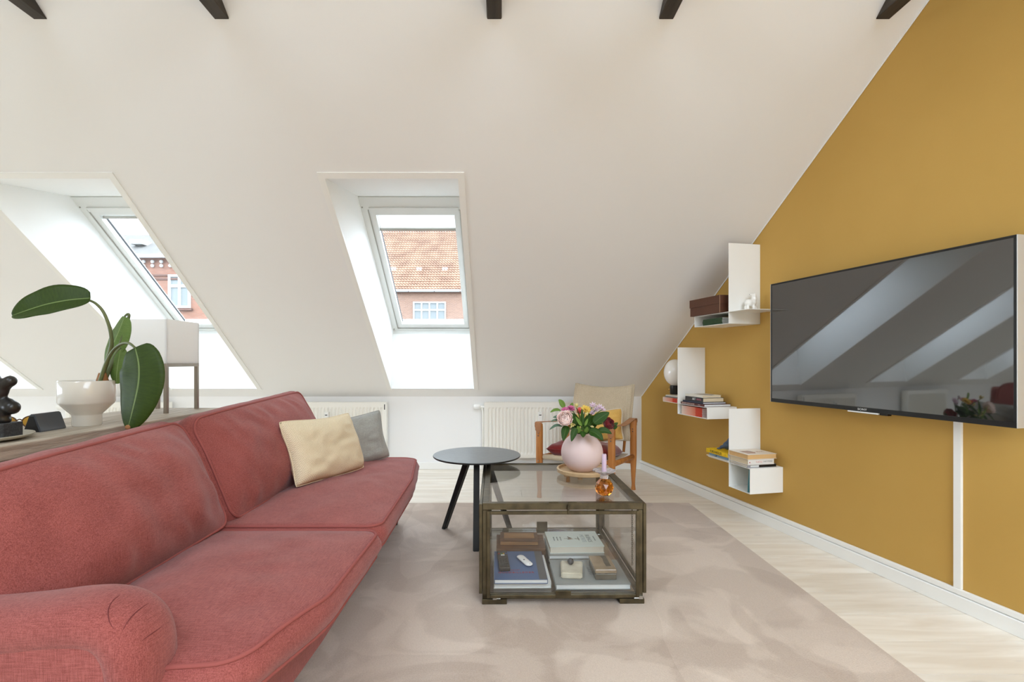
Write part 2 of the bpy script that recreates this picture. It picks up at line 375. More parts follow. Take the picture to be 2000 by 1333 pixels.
# skylights in their deep linings
FA0, FA1, FH = .433, 1.803, -.5
M_lining = mat('white_lining_board', C(242,243,241), .6)
for wi, (x0, x1) in enumerate(WINS):
    w = struct('window_%d' % (wi+1))
    bm = NB(); o = .012; ta, tb = (OA1, 0), (FA1+.028, FH-.06)
    e = Vector((0,-CS,SN))
    obj('lining_top', hull8(NB(), [sp(x0-o,*ta), sp(x1+o,*ta), sp(x1+o,*tb), sp(x0-o,*tb)], Vector((0,.002,.014))), M_lining, w)
    kb = (.40, -.455)
    obj('lining_bottom', hull8(NB(), [sp(x0-o,OA0,0), sp(x1+o,OA0,0), sp(x1+o,*kb), sp(x0-o,*kb)], Vector((0,.014,0))), M_lining, w)
    obj('sill_ledge', hull8(NB(), [sp(x0-o,*kb), sp(x1+o,*kb), sp(x1+o,FA0-.015,FH-.04), sp(x0-o,FA0-.015,FH-.04)], Vector((0,.012,-.03))), M_sash, w)
    for sx, xs in ((-1, x0), (1, x1)):
        bm = NB()
        q = [sp(xs,OA0,0), sp(xs,OA1,0), sp(xs,FA1+.028,FH-.06), sp(xs,FA0-.05,FH-.06)]
        obj('lining_side', hull8(bm, q, (sx*.012,0,0)), M_lining, w)
    # flat casing on the slope around the opening
    cw, ct = .038, .008
    def flat(xa, xb, aa, ab, h0, h1, bm):
        return hull8(bm, [sp(xa,aa,h0), sp(xb,aa,h0), sp(xb,ab,h0), sp(xa,ab,h0)], sp(0,0,h1)-sp(0,0,h0))
    obj('casing', flat(x0-cw, x0, OA0-.01, OA1+cw, 0, ct, NB()), M_paint, w)
    obj('casing', flat(x1, x1+cw, OA0-.01, OA1+cw, 0, ct, NB()), M_paint, w)
    obj('casing', flat(x0, x1, OA1, OA1+cw, 0, ct, NB()), M_paint, w)
    # fixed frame, sash, glazing bead, pane
    def ring(name, xa, xb, aa, ab, wd, h0, h1, m, wtop=None, wbot=None):
        bm = NB(); wt = wtop or wd; wb = wbot or wd
        flat(xa, xa+wd, aa, ab, h0, h1, bm); flat(xb-wd, xb, aa, ab, h0, h1, bm)
        flat(xa+wd, xb-wd, ab-wt, ab, h0, h1, bm); flat(xa+wd, xb-wd, aa, aa+wb, h0, h1, bm)
        return obj(name, bm, m, w)
    ring('frame', x0-.004, x1+.004, FA0-.03, FA1+.085, .05, FH-.05, FH+.012, M_sash, .110, .040)
    ring('frame_gap', x0+.047, x1-.047, FA0+.005, FA1-.02, .005, FH-.05, FH+.0125, M_grey)
    ring('sash', x0+.051, x1-.051, FA0+.01, FA1-.025, .045, FH-.06, FH+.004, M_sash, .05, .05)
    for xa in (x0+.0955, x1-.0995): obj('glazing_seal', flat(xa, xa+.004, FA0+.062, FA1-.076, FH-.050, FH-.036, NB()), M_rubber, w)
    obj('pane', flat(x0+.095, x1-.095, FA0+.06, FA1-.074, FH-.045, FH-.041, NB()), M_glass, w)
    obj('ventilation_flap', flat(x0+.06, x1-.06, FA1-.035, FA1+.0, FH+.004, FH+.022, NB()), M_sash, w)
    ba = 1.586 if wi == 0 else 1.70
    obj('blind', flat(x0+.1, x1-.1, ba, FA1-.078, FH-.03, FH-.028, NB()), M_blind, w)
    obj('blind_bar', flat(x0+.098, x1-.098, ba-.022, ba, FH-.036, FH-.018, NB()), M_grey, w)
    for sx in (x0+.012, x1-.012):
        for aa in (FA0, FA1):
            bm = NB(); tube(bm, [sp(sx, aa, FH+.01), sp(sx, aa, FH+.016)], .006, 8); obj('screw', bm, M_grey, w)
# collar beams whose ends meet the slope
bz = 2.616; by = BY-(bz-KZ)/TAN
pos = ['at far left above the left skylight', 'second from the left, left of the middle skylight', 'in the middle, right of the middle skylight',
       'second from the right, above the safari chair', 'at far right beside the ochre wall']
for (pa, pb), ps in zip([(66.6,93.9), (419.4,448.8), (951,980), (1286,1315), (1709,1737)], pos):
    xa, xb = (pa-PX0)/FPX*by, (pb-PX0)/FPX*by
    bm = NB(); hb = .13; q = [(by, bz), (by-hb/TAN, bz+hb), (-1.0, bz+hb), (-1.0, bz)]
    a = [bm.verts.new((xa, yy, zz)) for yy, zz in q]; b_ = [bm.verts.new((xb, yy, zz)) for yy, zz in q]
    bm.faces.new(a); bm.faces.new(b_[::-1])
    for i in range(4): bm.faces.new((a[i], b_[i], b_[(i+1) % 4], a[(i+1) % 4]))
    bmesh.ops.bevel(bm, geom=bm.edges[:], offset=.003, segments=1, affect='EDGES')
    tag(obj('ceiling_beam', bm, M_beam), 'dark stained ceiling beam end ' + ps, 'beam', 'dark beams along the top')
# ------------------------------------------------------------------ outside: two houses across the street
def brick_mat(name, ca, cb, mo):
    m = bpy.data.materials.new(name); m.use_nodes = True; nt = m.node_tree; L = nt.links.new; b = nt.nodes['Principled BSDF']; b.inputs['Roughness'].default_value = .9
    tc = node(nt, 'ShaderNodeTexCoord'); mp = node(nt, 'ShaderNodeMapping'); mp.inputs['Rotation'].default_value = (math.pi/2, 0, 0)
    br = node(nt, 'ShaderNodeTexBrick'); br.inputs['Color1'].default_value = ca; br.inputs['Color2'].default_value = cb; br.inputs['Mortar'].default_value = mo
    br.inputs['Scale'].default_value = 1; br.inputs['Brick Width'].default_value = .24; br.inputs['Row Height'].default_value = .075; br.inputs['Mortar Size'].default_value = .008
    L(tc.outputs['Object'], mp.inputs[0]); L(mp.outputs[0], br.inputs['Vector']); L(br.outputs[0], b.inputs['Base Color']); return m
struct('unseen_street_ground', B(-160, 160, -160, 160, -9.2, -9), mat('asphalt', C(120,118,114), .9))  # unseen ground, added to cut light from below the horizon
M_brickA = brick_mat('brick_weathered', C(128,98,82), C(142,110,92), C(142,128,116))
M_brickB = brick_mat('brick_red', C(126,84,66), C(142,98,78), C(124,106,94))
obj('unseen_house_row', B(-60, 60, -34, -24, -9, 7.6), M_brickA, bpy.data.objects['unseen_street_ground'])  # unseen, added behind the camera to block low sky light
M_tile = mat('clay_pantile', C(146,112,90), .8, col2=C(116,88,70), vs=1.2, detail=8)
M_roofB = mat('pale_grey_roof', C(96,93,88), .9, col2=C(84,82,78), vs=6)
M_fwin = mat('far_window_paint', C(190,191,189), .5)
M_fglass = mat('far_window_glass', C(120,126,126), .7)
M_gut = mat('zinc_gutter', C(165,168,170), .5)
def far_window(parent, x0, x1, z0, z1, yy, cols, split, fw=.09):
    """white casement set in a brick front: frame part with a pane per light"""
    bm = NB()
    box(bm, x0, x0+fw, yy-.06, yy+.1, z0, z1); box(bm, x1-fw, x1, yy-.06, yy+.1, z0, z1)
    box(bm, x0+fw, x1-fw, yy-.06, yy+.1, z1-fw, z1); box(bm, x0+fw, x1-fw, yy-.06, yy+.1, z0, z0+fw)
    zs = z0+(z1-z0)*split; box(bm, x0+fw, x1-fw, yy-.047, yy+.1, zs-fw*.6, zs+fw*.6)
    cwid = (x1-x0-fw)/cols
    for i in range(1, cols): box(bm, x0+fw/2+cwid*i-fw*.55, x0+fw/2+cwid*i+fw*.55, yy-.053, yy+.1, z0+fw, z1-fw)
    fr = obj('window', bm, M_fwin, parent)
    for i in range(cols):
        for za, zb in ((z0, zs), (zs, z1)):
            obj('pane', B(x0+cwid*i+fw*.6, x0+fw/2+cwid*(i+1)-.02, yy+.01, yy+.03, za+.05, zb-.05), M_fglass, fr)
YA = 34.0; gz = D(0, 568, YA).z
ha = thing('brick_house', 'weathered brick house with orange pantile roof seen through the middle skylight', 'building', (-6, YA, 0))
def HA(x0, x1, y0, y1, z0, z1): return B(x0+6, x1+6, y0-YA, y1-YA, z0, z1)
obj('wall', HA(-15, 6, YA, YA+.4, -9, gz), M_brickA, ha)
bm = NB(); nrow, gauge, tw, th40 = 29, .33, .205, math.radians(40)
ncol = int(20/tw); seg = 6
for r in range(nrow):
    lo = []; hi = []; lip = []
    for k in range(ncol*seg+1):
        x = -15+6+k*tw/seg; ph = (k % seg)/seg
        hgt = .045*(math.sin(2*math.pi*ph)*.6+.5*math.cos(2*math.pi*ph))
        d0, d1 = r*gauge, (r+1)*gauge+.04
        def pt(d, h): return (x, d*math.cos(th40)-h*math.sin(th40)-.25, gz-.12+d*math.sin(th40)+h*math.cos(th40))
        lo.append(bm.verts.new(pt(d0, hgt+.06))); hi.append(bm.verts.new(pt(d1, hgt))); lip.append(bm.verts.new(pt(d0, hgt+.02)))
    for k in range(ncol*seg):
        bm.faces.new((lo[k], lo[k+1], hi[k+1], hi[k])); bm.faces.new((lip[k], lip[k+1], lo[k+1], lo[k]))
rt = obj('roof_tiles', bm, M_tile, ha, kind='stuff')
rd = nrow*gauge
obj('roof_deck', hull8(NB(), [(-9,0,gz-.25),(12,0,gz-.25),(12,rd*math.cos(th40),gz-.25+rd*math.sin(th40)),(-9,rd*math.cos(th40),gz-.25+rd*math.sin(th40))],(0,.1,-.1)), M_brickA, ha)
bm = NB(); tube(bm, [(-9, rd*math.cos(th40)-.1, gz-.05+rd*math.sin(th40)), (12, rd*math.cos(th40)-.1, gz-.05+rd*math.sin(th40))], .13, 8); obj('ridge', bm, M_tile, ha)
for i in range(12):
    bm = NB(); tube(bm, [(-9+i*1.75, -.36, gz-.06), (-9+i*1.75+1.7, -.36, gz-.06)], .09, 8); obj('gutter', bm, M_gut, ha)
for px in (769.5, 819.5, 870):
    p = D(px, 527.5, YA+2.3)
    obj('roof_vent', B(p.x+6-.2, p.x+6+.2, p.y-YA-.3, p.y-YA+.5, p.z-.2, p.z+.12, M=None), M_gut, ha)
def pxX(px, Y): return (px-PX0)/FPX*Y
far_window(ha, pxX(807,YA)+6, pxX(871,YA)+6, D(0,640,YA).z, D(0,590,YA).z, -.02, 4, .68)
far_window(ha, pxX(707,YA)+6, pxX(771,YA)+6, D(0,640,YA).z, D(0,590,YA).z, -.02, 4, .68)
YB = 24.0; g2 = D(0,502,YB).z
hb = thing('gabled_brick_house', 'red brick house with pale grey roof and dentil cornice seen through the left skylight', 'building', (-17, YB, 0))
XB = 17
obj('wall', B(-6, 4.5, 0, .4, -9, g2), M_brickB, hb)
dd = 2.2
obj('roof', hull8(NB(), [(-6,-.3,g2),(4.5,-.3,g2),(4.5,dd,g2+dd*.7),(-6,dd,g2+dd*.7)], (0,.1,.12)), M_roofB, hb)
obj('gutter', B(-6, 4.5, -.42, -.28, g2-.12, g2+.06, .02), M_gut, hb)
p = D(276, 476, YB+.8)
obj('roof_light', B(p.x+XB-.3, p.x+XB+.3, p.y-YB-.4, p.y-YB+.4, p.z-.1, p.z+.12), M_fwin, hb)
k = 0
for i in range(16):
    x = pxX(300, YB)+XB + (i-10)*.43
    for zz in (512, 520):
        bm = NB(); ball(bm, (x, -.08, D(0,zz,YB).z), .085, 8); obj('dentil', bm, M_fwin, hb)
for yy in (538, 545): obj('string_course', B(-6, 4.5, -.06, .05, D(0,yy,YB).z-.05, D(0,yy,YB).z+.03), mat('dark_band', C(96,70,60), .9) if yy == 538 else bpy.data.materials['dark_band'], hb)
wx0, wx1 = pxX(330,YB)+XB, pxX(373,YB)+XB
far_window(hb, wx0, wx1, D(0,602,YB).z, D(0,537,YB).z, -.02, 2, .66, .11)
far_window(hb, wx0-2.6, wx1-2.6, D(0,602,YB).z, D(0,537,YB).z, -.02, 2, .66, .11)
obj('window_sill', B(wx0-.1, wx1+.1, -.15, .05, D(0,607,YB).z, D(0,603,YB).z), bpy.data.materials['dark_band'], hb)
# ------------------------------------------------------------------ rug
def rug_mat():
    m = bpy.data.materials.new('blush_cut_pile'); m.use_nodes = True; nt = m.node_tree; L = nt.links.new; b = nt.nodes['Principled BSDF']
    b.inputs['Roughness'].default_value = 1; b.inputs['Specular IOR Level'].default_value = .1; b.inputs['Sheen Weight'].default_value = .15
    tc = node(nt, 'ShaderNodeTexCoord')
    mp = node(nt, 'ShaderNodeMapping'); mp.inputs['Scale'].default_value = (1.3, 1.3, 1); mp.inputs['Rotation'].default_value = (0,0,.5); L(tc.outputs['Object'], mp.inputs[0])
    # brushed pile: smooth-edged patches lying either way
    n1 = node(nt, 'ShaderNodeTexNoise'); n1.inputs['Scale'].default_value = 1.5; n1.inputs['Detail'].default_value = 5; n1.inputs['Distortion'].default_value = 1.6; L(mp.outputs[0], n1.inputs['Vector'])
    r1 = node(nt, 'ShaderNodeMapRange', interpolation_type='SMOOTHSTEP'); r1.inputs[1].default_value = .46; r1.inputs[2].default_value = .56; L(n1.outputs[0], r1.inputs[0])
    vo = node(nt, 'ShaderNodeTexVoronoi', feature='SMOOTH_F1'); vo.inputs['Scale'].default_value = 1.7; vo.inputs['Smoothness'].default_value = .12
    wp = node(nt, 'ShaderNodeTexNoise'); wp.inputs['Scale'].default_value = 1.6; L(tc.outputs['Object'], wp.inputs['Vector'])
    ad = node(nt, 'ShaderNodeVectorMath', operation='ADD'); L(mp.outputs[0], ad.inputs[0]); L(wp.outputs['Color'], ad.inputs[1]); L(ad.outputs[0], vo.inputs['Vector'])
    sc = node(nt, 'ShaderNodeSeparateColor'); L(vo.outputs['Color'], sc.inputs[0])
    r2 = node(nt, 'ShaderNodeMapRange'); r2.inputs[1].default_value = .25; r2.inputs[2].default_value = .75; L(sc.outputs[0], r2.inputs[0])
    n3 = node(nt, 'ShaderNodeTexNoise'); n3.inputs['Scale'].default_value = 230; n3.inputs['Detail'].default_value = 2; L(tc.outputs['Object'], n3.inputs['Vector'])
    a1 = node(nt, 'ShaderNodeMath', operation='MULTIPLY'); a1.inputs[1].default_value = .34; L(r1.outputs[0], a1.inputs[0])
    a2 = node(nt, 'ShaderNodeMath', operation='MULTIPLY_ADD'); a2.inputs[1].default_value = .30; L(r2.outputs[0], a2.inputs[0]); L(a1.outputs[0], a2.inputs[2])
    ms = node(nt, 'ShaderNodeMapping'); ms.inputs['Scale'].default_value = (2.6, .9, 1); ms.inputs['Rotation'].default_value = (0,0,-.35); L(tc.outputs['Object'], ms.inputs[0])
    w2 = node(nt, 'ShaderNodeVectorMath', operation='MULTIPLY_ADD'); w2.inputs[1].default_value = (.5,.5,.5); L(wp.outputs['Color'], w2.inputs[0]); L(ms.outputs[0], w2.inputs[2])
    v2 = node(nt, 'ShaderNodeTexVoronoi'); v2.inputs['Scale'].default_value = 1.15; L(w2.outputs[0], v2.inputs['Vector'])
    s2 = node(nt, 'ShaderNodeSeparateColor'); L(v2.outputs['Color'], s2.inputs[0])
    dg = node(nt, 'ShaderNodeMath', operation='MULTIPLY_ADD'); dg.inputs[1].default_value = -.55; L(v2.outputs['Distance'], dg.inputs[0]); L(s2.outputs[1], dg.inputs[2])
    a3 = node(nt, 'ShaderNodeMath', operation='MULTIPLY_ADD'); a3.inputs[1].default_value = .34; L(dg.outputs[0], a3.inputs[0]); L(a2.outputs[0], a3.inputs[2])
    n4 = node(nt, 'ShaderNodeMath', operation='MULTIPLY_ADD'); n4.inputs[1].default_value = .7; L(n3.outputs[0], n4.inputs[0]); L(a3.outputs[0], n4.inputs[2])
    mx = node(nt, 'ShaderNodeMix', data_type='RGBA'); mx.inputs[6].default_value = C(178,161,147); mx.inputs[7].default_value = C(216,201,187)
    sb = node(nt, 'ShaderNodeMath', operation='SUBTRACT'); sb.inputs[1].default_value = .27; L(n4.outputs[0], sb.inputs[0])
    L(sb.outputs[0], mx.inputs[0]); L(mx.outputs[2], b.inputs['Base Color'])
    bp = node(nt, 'ShaderNodeBump'); bp.inputs['Strength'].default_value = .5; bp.inputs['Distance'].default_value = .004; L(n3.outputs[0], bp.inputs['Height']); L(bp.outputs[0], b.inputs['Normal'])
    return m
RZT = .014
rx1 = 1.373
tag(obj('rug', B(-1.1, rx1, .55, 3.606, 0, RZT, .006), rug_mat(), smooth=True, angle=40), 'large blush pink cut pile rug on the pale board floor', 'rug')
# ------------------------------------------------------------------ sofa
M_sofa = thread_mat('rose_linen', C(128,64,60), C(164,93,87), 620)
M_pipe = mat('rose_piping', C(150,80,75), .9)
M_seam = mat('pleat_shade', C(112,50,50), .95)  # darker rose that stands for the shade in the pleats
def round_poly(pts, n_arc=8, step=.03):
    """corner list (x, y, radius) -> dense closed outline"""
    out = []; N = len(pts)
    for i in range(N):
        p = Vector(pts[i][:2]); r = pts[i][2]; a = Vector(pts[i-1][:2]); b = Vector(pts[(i+1) % N][:2])
        u = (a-p).normalized(); v = (b-p).normalized(); ang = u.angle(v); t = r/math.tan(ang/2)
        c = p+(u+v).normalized()*(r/math.sin(ang/2)); s = p+u*t; e = p+v*t
        a0 = math.atan2(s.y-c.y, s.x-c.x); a1 = math.atan2(e.y-c.y, e.x-c.x); d = (a1-a0+math.pi) % (2*math.pi)-math.pi
        out += [c+Vector((math.cos(a0+d*k/n_arc), math.sin(a0+d*k/n_arc)))*r for k in range(n_arc+1)]
    res = []
    for i, p in enumerate(out):
        q = out[(i+1) % len(out)]; L_ = (q-p).length; k = max(1, round(L_/step)); res += [p+(q-p)*(j/k) for j in range(k)]
    return res
def cushion(outl, z0, z1, ct, cb=0, bulge=.02, rings=14, wr=.004, seed=0, gather=0, gfreq=55, topdip=None):
    """box cushion: crowned top and bottom faces with a soft boxing band; returns mesh and the two piping paths"""
    bm = NB(); n = len(outl)
    xs = [p.x for p in outl]; ys = [p.y for p in outl]; x0, x1, y0, y1 = min(xs), max(xs), min(ys), max(ys)
    c = Vector(((x0+x1)/2, (y0+y1)/2))
    def crown(p, k):
        a = abs(2*(p.x-c.x)/(x1-x0)); b_ = abs(2*(p.y-c.y)/(y1-y0))
        return k*(1-min(1,a)**3.2)*(1-min(1,b_)**3.2)
    def nz(p, s, amp):
        return amp*noise.noise(Vector((p.x*s+seed*7, p.y*s, seed)))
    def top(p, t, i):
        z = z1+crown(p, ct)+nz(p, 4, wr*2.2)*(1-t**6)+nz(p, 11, wr)*(1-t**4)
        if gather and t > .5:
            g = (t-.5)/.5
            z += gather*math.sin(gfreq*(p.x+p.y*.6)+4*noise.noise(Vector((p.x*5, p.y*5, seed+3))))*math.sin(math.pi*min(1,g))*(.4+noise.noise(Vector((p.x*3,p.y*3,seed))))
        if topdip: z += topdip(p)
        return z
    nrm = []
    for i in range(n):
        d = (outl[(i+1) % n]-outl[i-1]).normalized(); nrm.append(Vector((d.y, -d.x)))
    area = sum(outl[i-1].x*outl[i].y-outl[i].x*outl[i-1].y for i in range(n))
    if area < 0: nrm = [-v for v in nrm]
    R = []; ts = [1-(1-k/rings)**1.6*0-(k/rings) for k in range(rings)]
    for t in ts:
        R.append([bm.verts.new((*(c+(p-c)*t), top(c+(p-c)*t, t, i))) for i, p in enumerate(outl)])
    R = R[::-1]
    pipe_t = [v.co.copy() for v in R[-1]]
    for k in (1, 2, 3, 4):
        s = k/5; ring = []
        for i, p in enumerate(outl):
            q = p+nrm[i]*bulge*math.sin(math.pi*s)+nrm[i]*nz(Vector((p.x+p.y, s)), 9, .004)
            ring.append(bm.verts.new((q.x, q.y, pipe_t[i].z*(1-s)+z0*s)))
        R.append(ring)
    R.append([bm.verts.new((p.x, p.y, z0)) for p in outl]); pipe_b = [v.co.copy() for v in R[-1]]
    for t in (.8, .55, .3):
        R.append([bm.verts.new((*(c+(p-c)*t), z0-crown(c+(p-c)*t, cb))) for p in outl])
    for A_, B_ in zip(R, R[1:]):
        for i in range(n): bm.faces.new((A_[i], A_[(i+1) % n], B_[(i+1) % n], B_[i]))
    cv = bm.verts.new((c.x, c.y, top(c, 0, 0)))
    for i in range(n): bm.faces.new((R[0][(i+1) % n], R[0][i], cv))
    bm.faces.new(R[-1])
    return bm, pipe_t, pipe_b
sofa = thing('sofa', 'long rose red linen sofa with rolled arms and loose cushions on the rug', 'sofa', (-.98, 2.08, 0))
# base with a slightly bowed front, back frame
ol = round_poly([(-1.40,.985,.03), (-.605,.985,.06), (-.578,1.6,.5), (-.578,2.7,.5), (-.605,3.19,.06), (-1.40,3.19,.03)], 5, .06)
bm = NB(); prism(bm, ol, .14, .335)
obj('base', bm, M_sofa, sofa, True, True, angle=50)
bm = NB(); tube(bm, [(p.x, p.y, .333) for p in ol], .005, 6, closed=True); obj('base_piping', bm, M_pipe, sofa, True, True)
bm = NB(); prof = round_poly([(-1.43,.30,.02), (-1.20,.30,.02), (-1.27,.772,.045), (-1.415,.772,.045)], 5, .06)
nst = 24; rings = []
for k in range(nst+1):
    yy = 1.05+(3.12-1.05)*k/nst; e = .0
    rings.append([bm.verts.new((p.x, yy, p.y+(.006*math.sin(yy*3)+.030*(yy-1.4) if p.y > .6 else 0))) for p in prof])
for A_, B_ in zip(rings, rings[1:]):
    for i in range(len(prof)): bm.faces.new((A_[i], A_[(i+1) % len(prof)], B_[(i+1) % len(prof)], B_[i]))
bm.faces.new(rings[0]); bm.faces.new(rings[-1])
obj('back_frame', bm, M_sofa, sofa, True, True, angle=60)
# feet
M_foot = mat('turned_dark_foot', C(70,45,35), .4)
for fx in (-.665, -1.34):
    for fy in (1.06, 3.12):
        z_ = RZT+.0005
        bm = NB(); lathe(bm, [(0,z_),(.014,z_),(.016,z_+.01),(.022,.07),(.03,.11),(.032,.14),(0,.14)], 14, T((fx, fy, 0))); obj('leg', bm, M_foot, sofa, True, True)
# arms: an upholstered panel and a roll that runs forward and turns down the front
def arm(yc, sgn, dx=0):
    ya, yb = yc-.070, yc+.070
    bm = NB(); box(bm, -1.36, -.752+dx, ya, yb, .15, .51, .018, None, 3); pn = obj('arm_panel', bm, M_sofa, sofa, True, True, angle=50)
    path = spline([(x_+dx*(x_ > -1), y_, z_) for x_, y_, z_ in [(-1.40,yc,.492), (-1.2,yc,.496), (-1.0,yc,.506), (-.88,yc,.520), (-.81,yc,.521), (-.768,yc,.504), (-.745,yc,.464), (-.738,yc,.40), (-.738,yc,.3), (-.738,yc,.16)]], 5)
    n = len(path); bm = NB(); rings = []
    for i, p in enumerate(path):
        d = (path[min(i+1,n-1)]-path[max(i-1,0)]).normalized(); u = Vector((0,1,0)); v = d.cross(u)
        if v.z < 0 and abs(d.x) > .7: v = -v
        if abs(d.x) <= .7 and v.x < 0: v = -v
        wv = .076 if p.z > .48 else .073+.003*max(0,(p.z-.36)/.12)
        wv = min(wv, .076); hv = .052 if p.z > .48 else .040+.012*max(0,(p.z-.3)/.2)
        ring = []
        for k in range(28):
            t = 2*math.pi*k/28; ct, st = math.cos(t), math.sin(t)
            sx = math.copysign(abs(ct)**.8, ct); sy = math.copysign(abs(st)**.85, st)
            ring.append(bm.verts.new(p+u*wv*sx+v*hv*sy+Vector((0,0,.0025*noise.noise(Vector((p.x*9,k*.4,yc)))))))
        rings.append(ring)
    for A_, B_ in zip(rings, rings[1:]):
        for k in range(28): bm.faces.new((A_[k], A_[(k+1) % 28], B_[(k+1) % 28], B_[k]))
    bm.faces.new(rings[0]); bm.faces.new(rings[-1])
    rl = obj('arm_roll', bm, M_sofa, sofa, True, True, angle=70)
    return pn, rl
panel_n, roll_n = arm(1.02, -1)
arm(3.135, 1, -.075)
# pleats of the near arm: crease shade drawn as dark lines on the cloth
def on_surface(o, pix, lift=.0006):
    M = chain(o); bm = NB(); bm.from_mesh(o.data); bm.transform(M); bt = BVHTree.FromBMesh(bm); out = []
    cp = Vector((0,0,CAMH))
    for px, py in pix:
        d = Vector(((px-PX0)/FPX, 1, -(py-PY0)/FPX)).normalized(); h = bt.ray_cast(cp, d)
        if h[0] is not None: out.append(h[0]-d*lift)
    bm.free(); return out
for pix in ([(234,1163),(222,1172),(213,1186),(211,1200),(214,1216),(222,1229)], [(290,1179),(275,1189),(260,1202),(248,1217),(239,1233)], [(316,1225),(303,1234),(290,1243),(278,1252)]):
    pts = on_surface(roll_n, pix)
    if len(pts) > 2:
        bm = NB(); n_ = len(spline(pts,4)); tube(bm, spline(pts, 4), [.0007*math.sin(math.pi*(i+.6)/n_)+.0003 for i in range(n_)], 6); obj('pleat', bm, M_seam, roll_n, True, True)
# seat cushions, cut in a T round the arms
near = round_poly([(-1.08,1.105,.03), (-.735,1.105,.03), (-.735,1.02,.035), (-.545,1.035,.09), (-.462,1.32,.35), (-.452,1.846,.06), (-1.08,1.846,.04)], 8)
far = round_poly([(-1.08,1.868,.04), (-.456,1.868,.06), (-.468,2.6,.5), (-.53,3.10,.10), (-.62,3.185,.06), (-.735,3.185,.03), (-.735,3.06,.03), (-1.08,3.06,.04)], 8)
for k, (ol, sd) in enumerate(((near, 3), (far, 8))):
    bm, pt, pb = cushion(ol, .338, .414+.008*k, .040-.008*k, 0, .020, 18, .005, sd)
    so = obj('seat_cushion', bm, M_sofa, sofa, True, True)
    for P in (pt, pb):
        bm = NB(); tube(bm, [Vector(p) for p in P], .0055, 7, closed=True); obj('piping', bm, M_pipe, so, True, True)
# back cushions, leaning on the frame: local x along the sofa, y up, z to the front
def back_cushion(y0, y1, seed, h=.445, hb=0):
    wd = y1-y0; ol = round_poly([(0,0,.05), (wd,0,.05), (wd,h,.06), (0,h-hb,.07)], 8, .022)
    ax = Vector((0,1,0)); up = Vector((-.385,0,.923)).normalized(); out = ax.cross(up)*1
    if out.x < 0: out = -out
    M = basis(ax, up, out, (-1.047, y0, .425))
    def dip(p): return -.03*max(0, 1-abs((p.y-h*.30)/.12))*0 - .018*math.exp(-((p.y-h*.95)/.1)**2)
    bm, pt, pb = cushion(ol, -.09, .012, .088, .03, .024, 26, .009, seed, .008, 48, dip)
    bmesh.ops.transform(bm, matrix=M, verts=bm.verts)
    o = obj('back_cushion', bm, M_sofa, sofa, True, True)
    bm = NB(); tube(bm, [M @ Vector(p) for p in pt], .0055, 7, closed=True); obj('piping', bm, M_pipe, o, True, True)
back_cushion(1.06, 1.88, 2, .430, .045)
back_cushion(1.92, 3.045, 5, .475, .05)
# ------------------------------------------------------------------ throw pillows
def pillow(name, label, P0, ex, ey, w, h, th, m, seed=0, pinch=.05, group=None, edge=None, edge_m=None, dent=.015):
    """knife-edge pillow: P0 bottom centre, ex along the width, ey up the height"""
    ex = Vector(ex).normalized(); ey = Vector(ey); ey = (ey-ex*ey.dot(ex)).normalized(); ez = ex.cross(ey)
    M = basis(ex, ey, ez, P0); o = thing(name, label, 'cushion', M=M, group=group)
    def rim(a, b_):
        c = 1-.035*(abs(a)**7)*(abs(b_)**7)
        return a*w/2*(1-pinch*(1-b_*b_))*c+.004*math.sin(3*b_+seed)*abs(a)**3, h/2+b_*h/2*(1-pinch*(1-a*a))*c+.005*math.sin(2.6*a+seed*2)*abs(b_)**3
    def surf(sg):
        def fn(u, v):
            a, b_ = 2*u-1, 2*v-1
            x, y = rim(a, b_)
            k = max(0, (1-a**4))*max(0, (1-b_**4)); z = sg*th/2*k**.55
            z += (dent*noise.noise(Vector((a*1.7+seed, b_*1.7, sg+seed)))+dent*.45*noise.noise(Vector((a*4.5, b_*4.5+seed, sg))))*min(1,k*2)*1.2
            # gathers that run in from the corners
            z -= sg*.006*abs(math.sin(9*math.atan2(abs(b_)-1.02, abs(a)-1.02)))*min(1,k*3)*max(0,(abs(a)+abs(b_)-1.0))
            return (x, y, z)
        return fn
    bm = NB(); grid(bm, surf(1), 34, 28); grid(bm, surf(-1), 34, 28); bmesh.ops.remove_doubles(bm, verts=bm.verts, dist=.0004)
    obj('cover', bm, m, o, True)
    path = []
    for k in range(30): path.append((2*k/30-1, -1))
    for k in range(24): path.append((1, 2*k/24-1))
    for k in range(30): path.append((1-2*k/30, 1))
    for k in range(24): path.append((-1, 1-2*k/24))
    bm = NB(); tube(bm, [(*rim(a, b_), 0) for a, b_ in path], edge or .003, 6, closed=True)
    obj('fringe' if edge else 'seam', bm, edge_m or m, o, True)
    return o
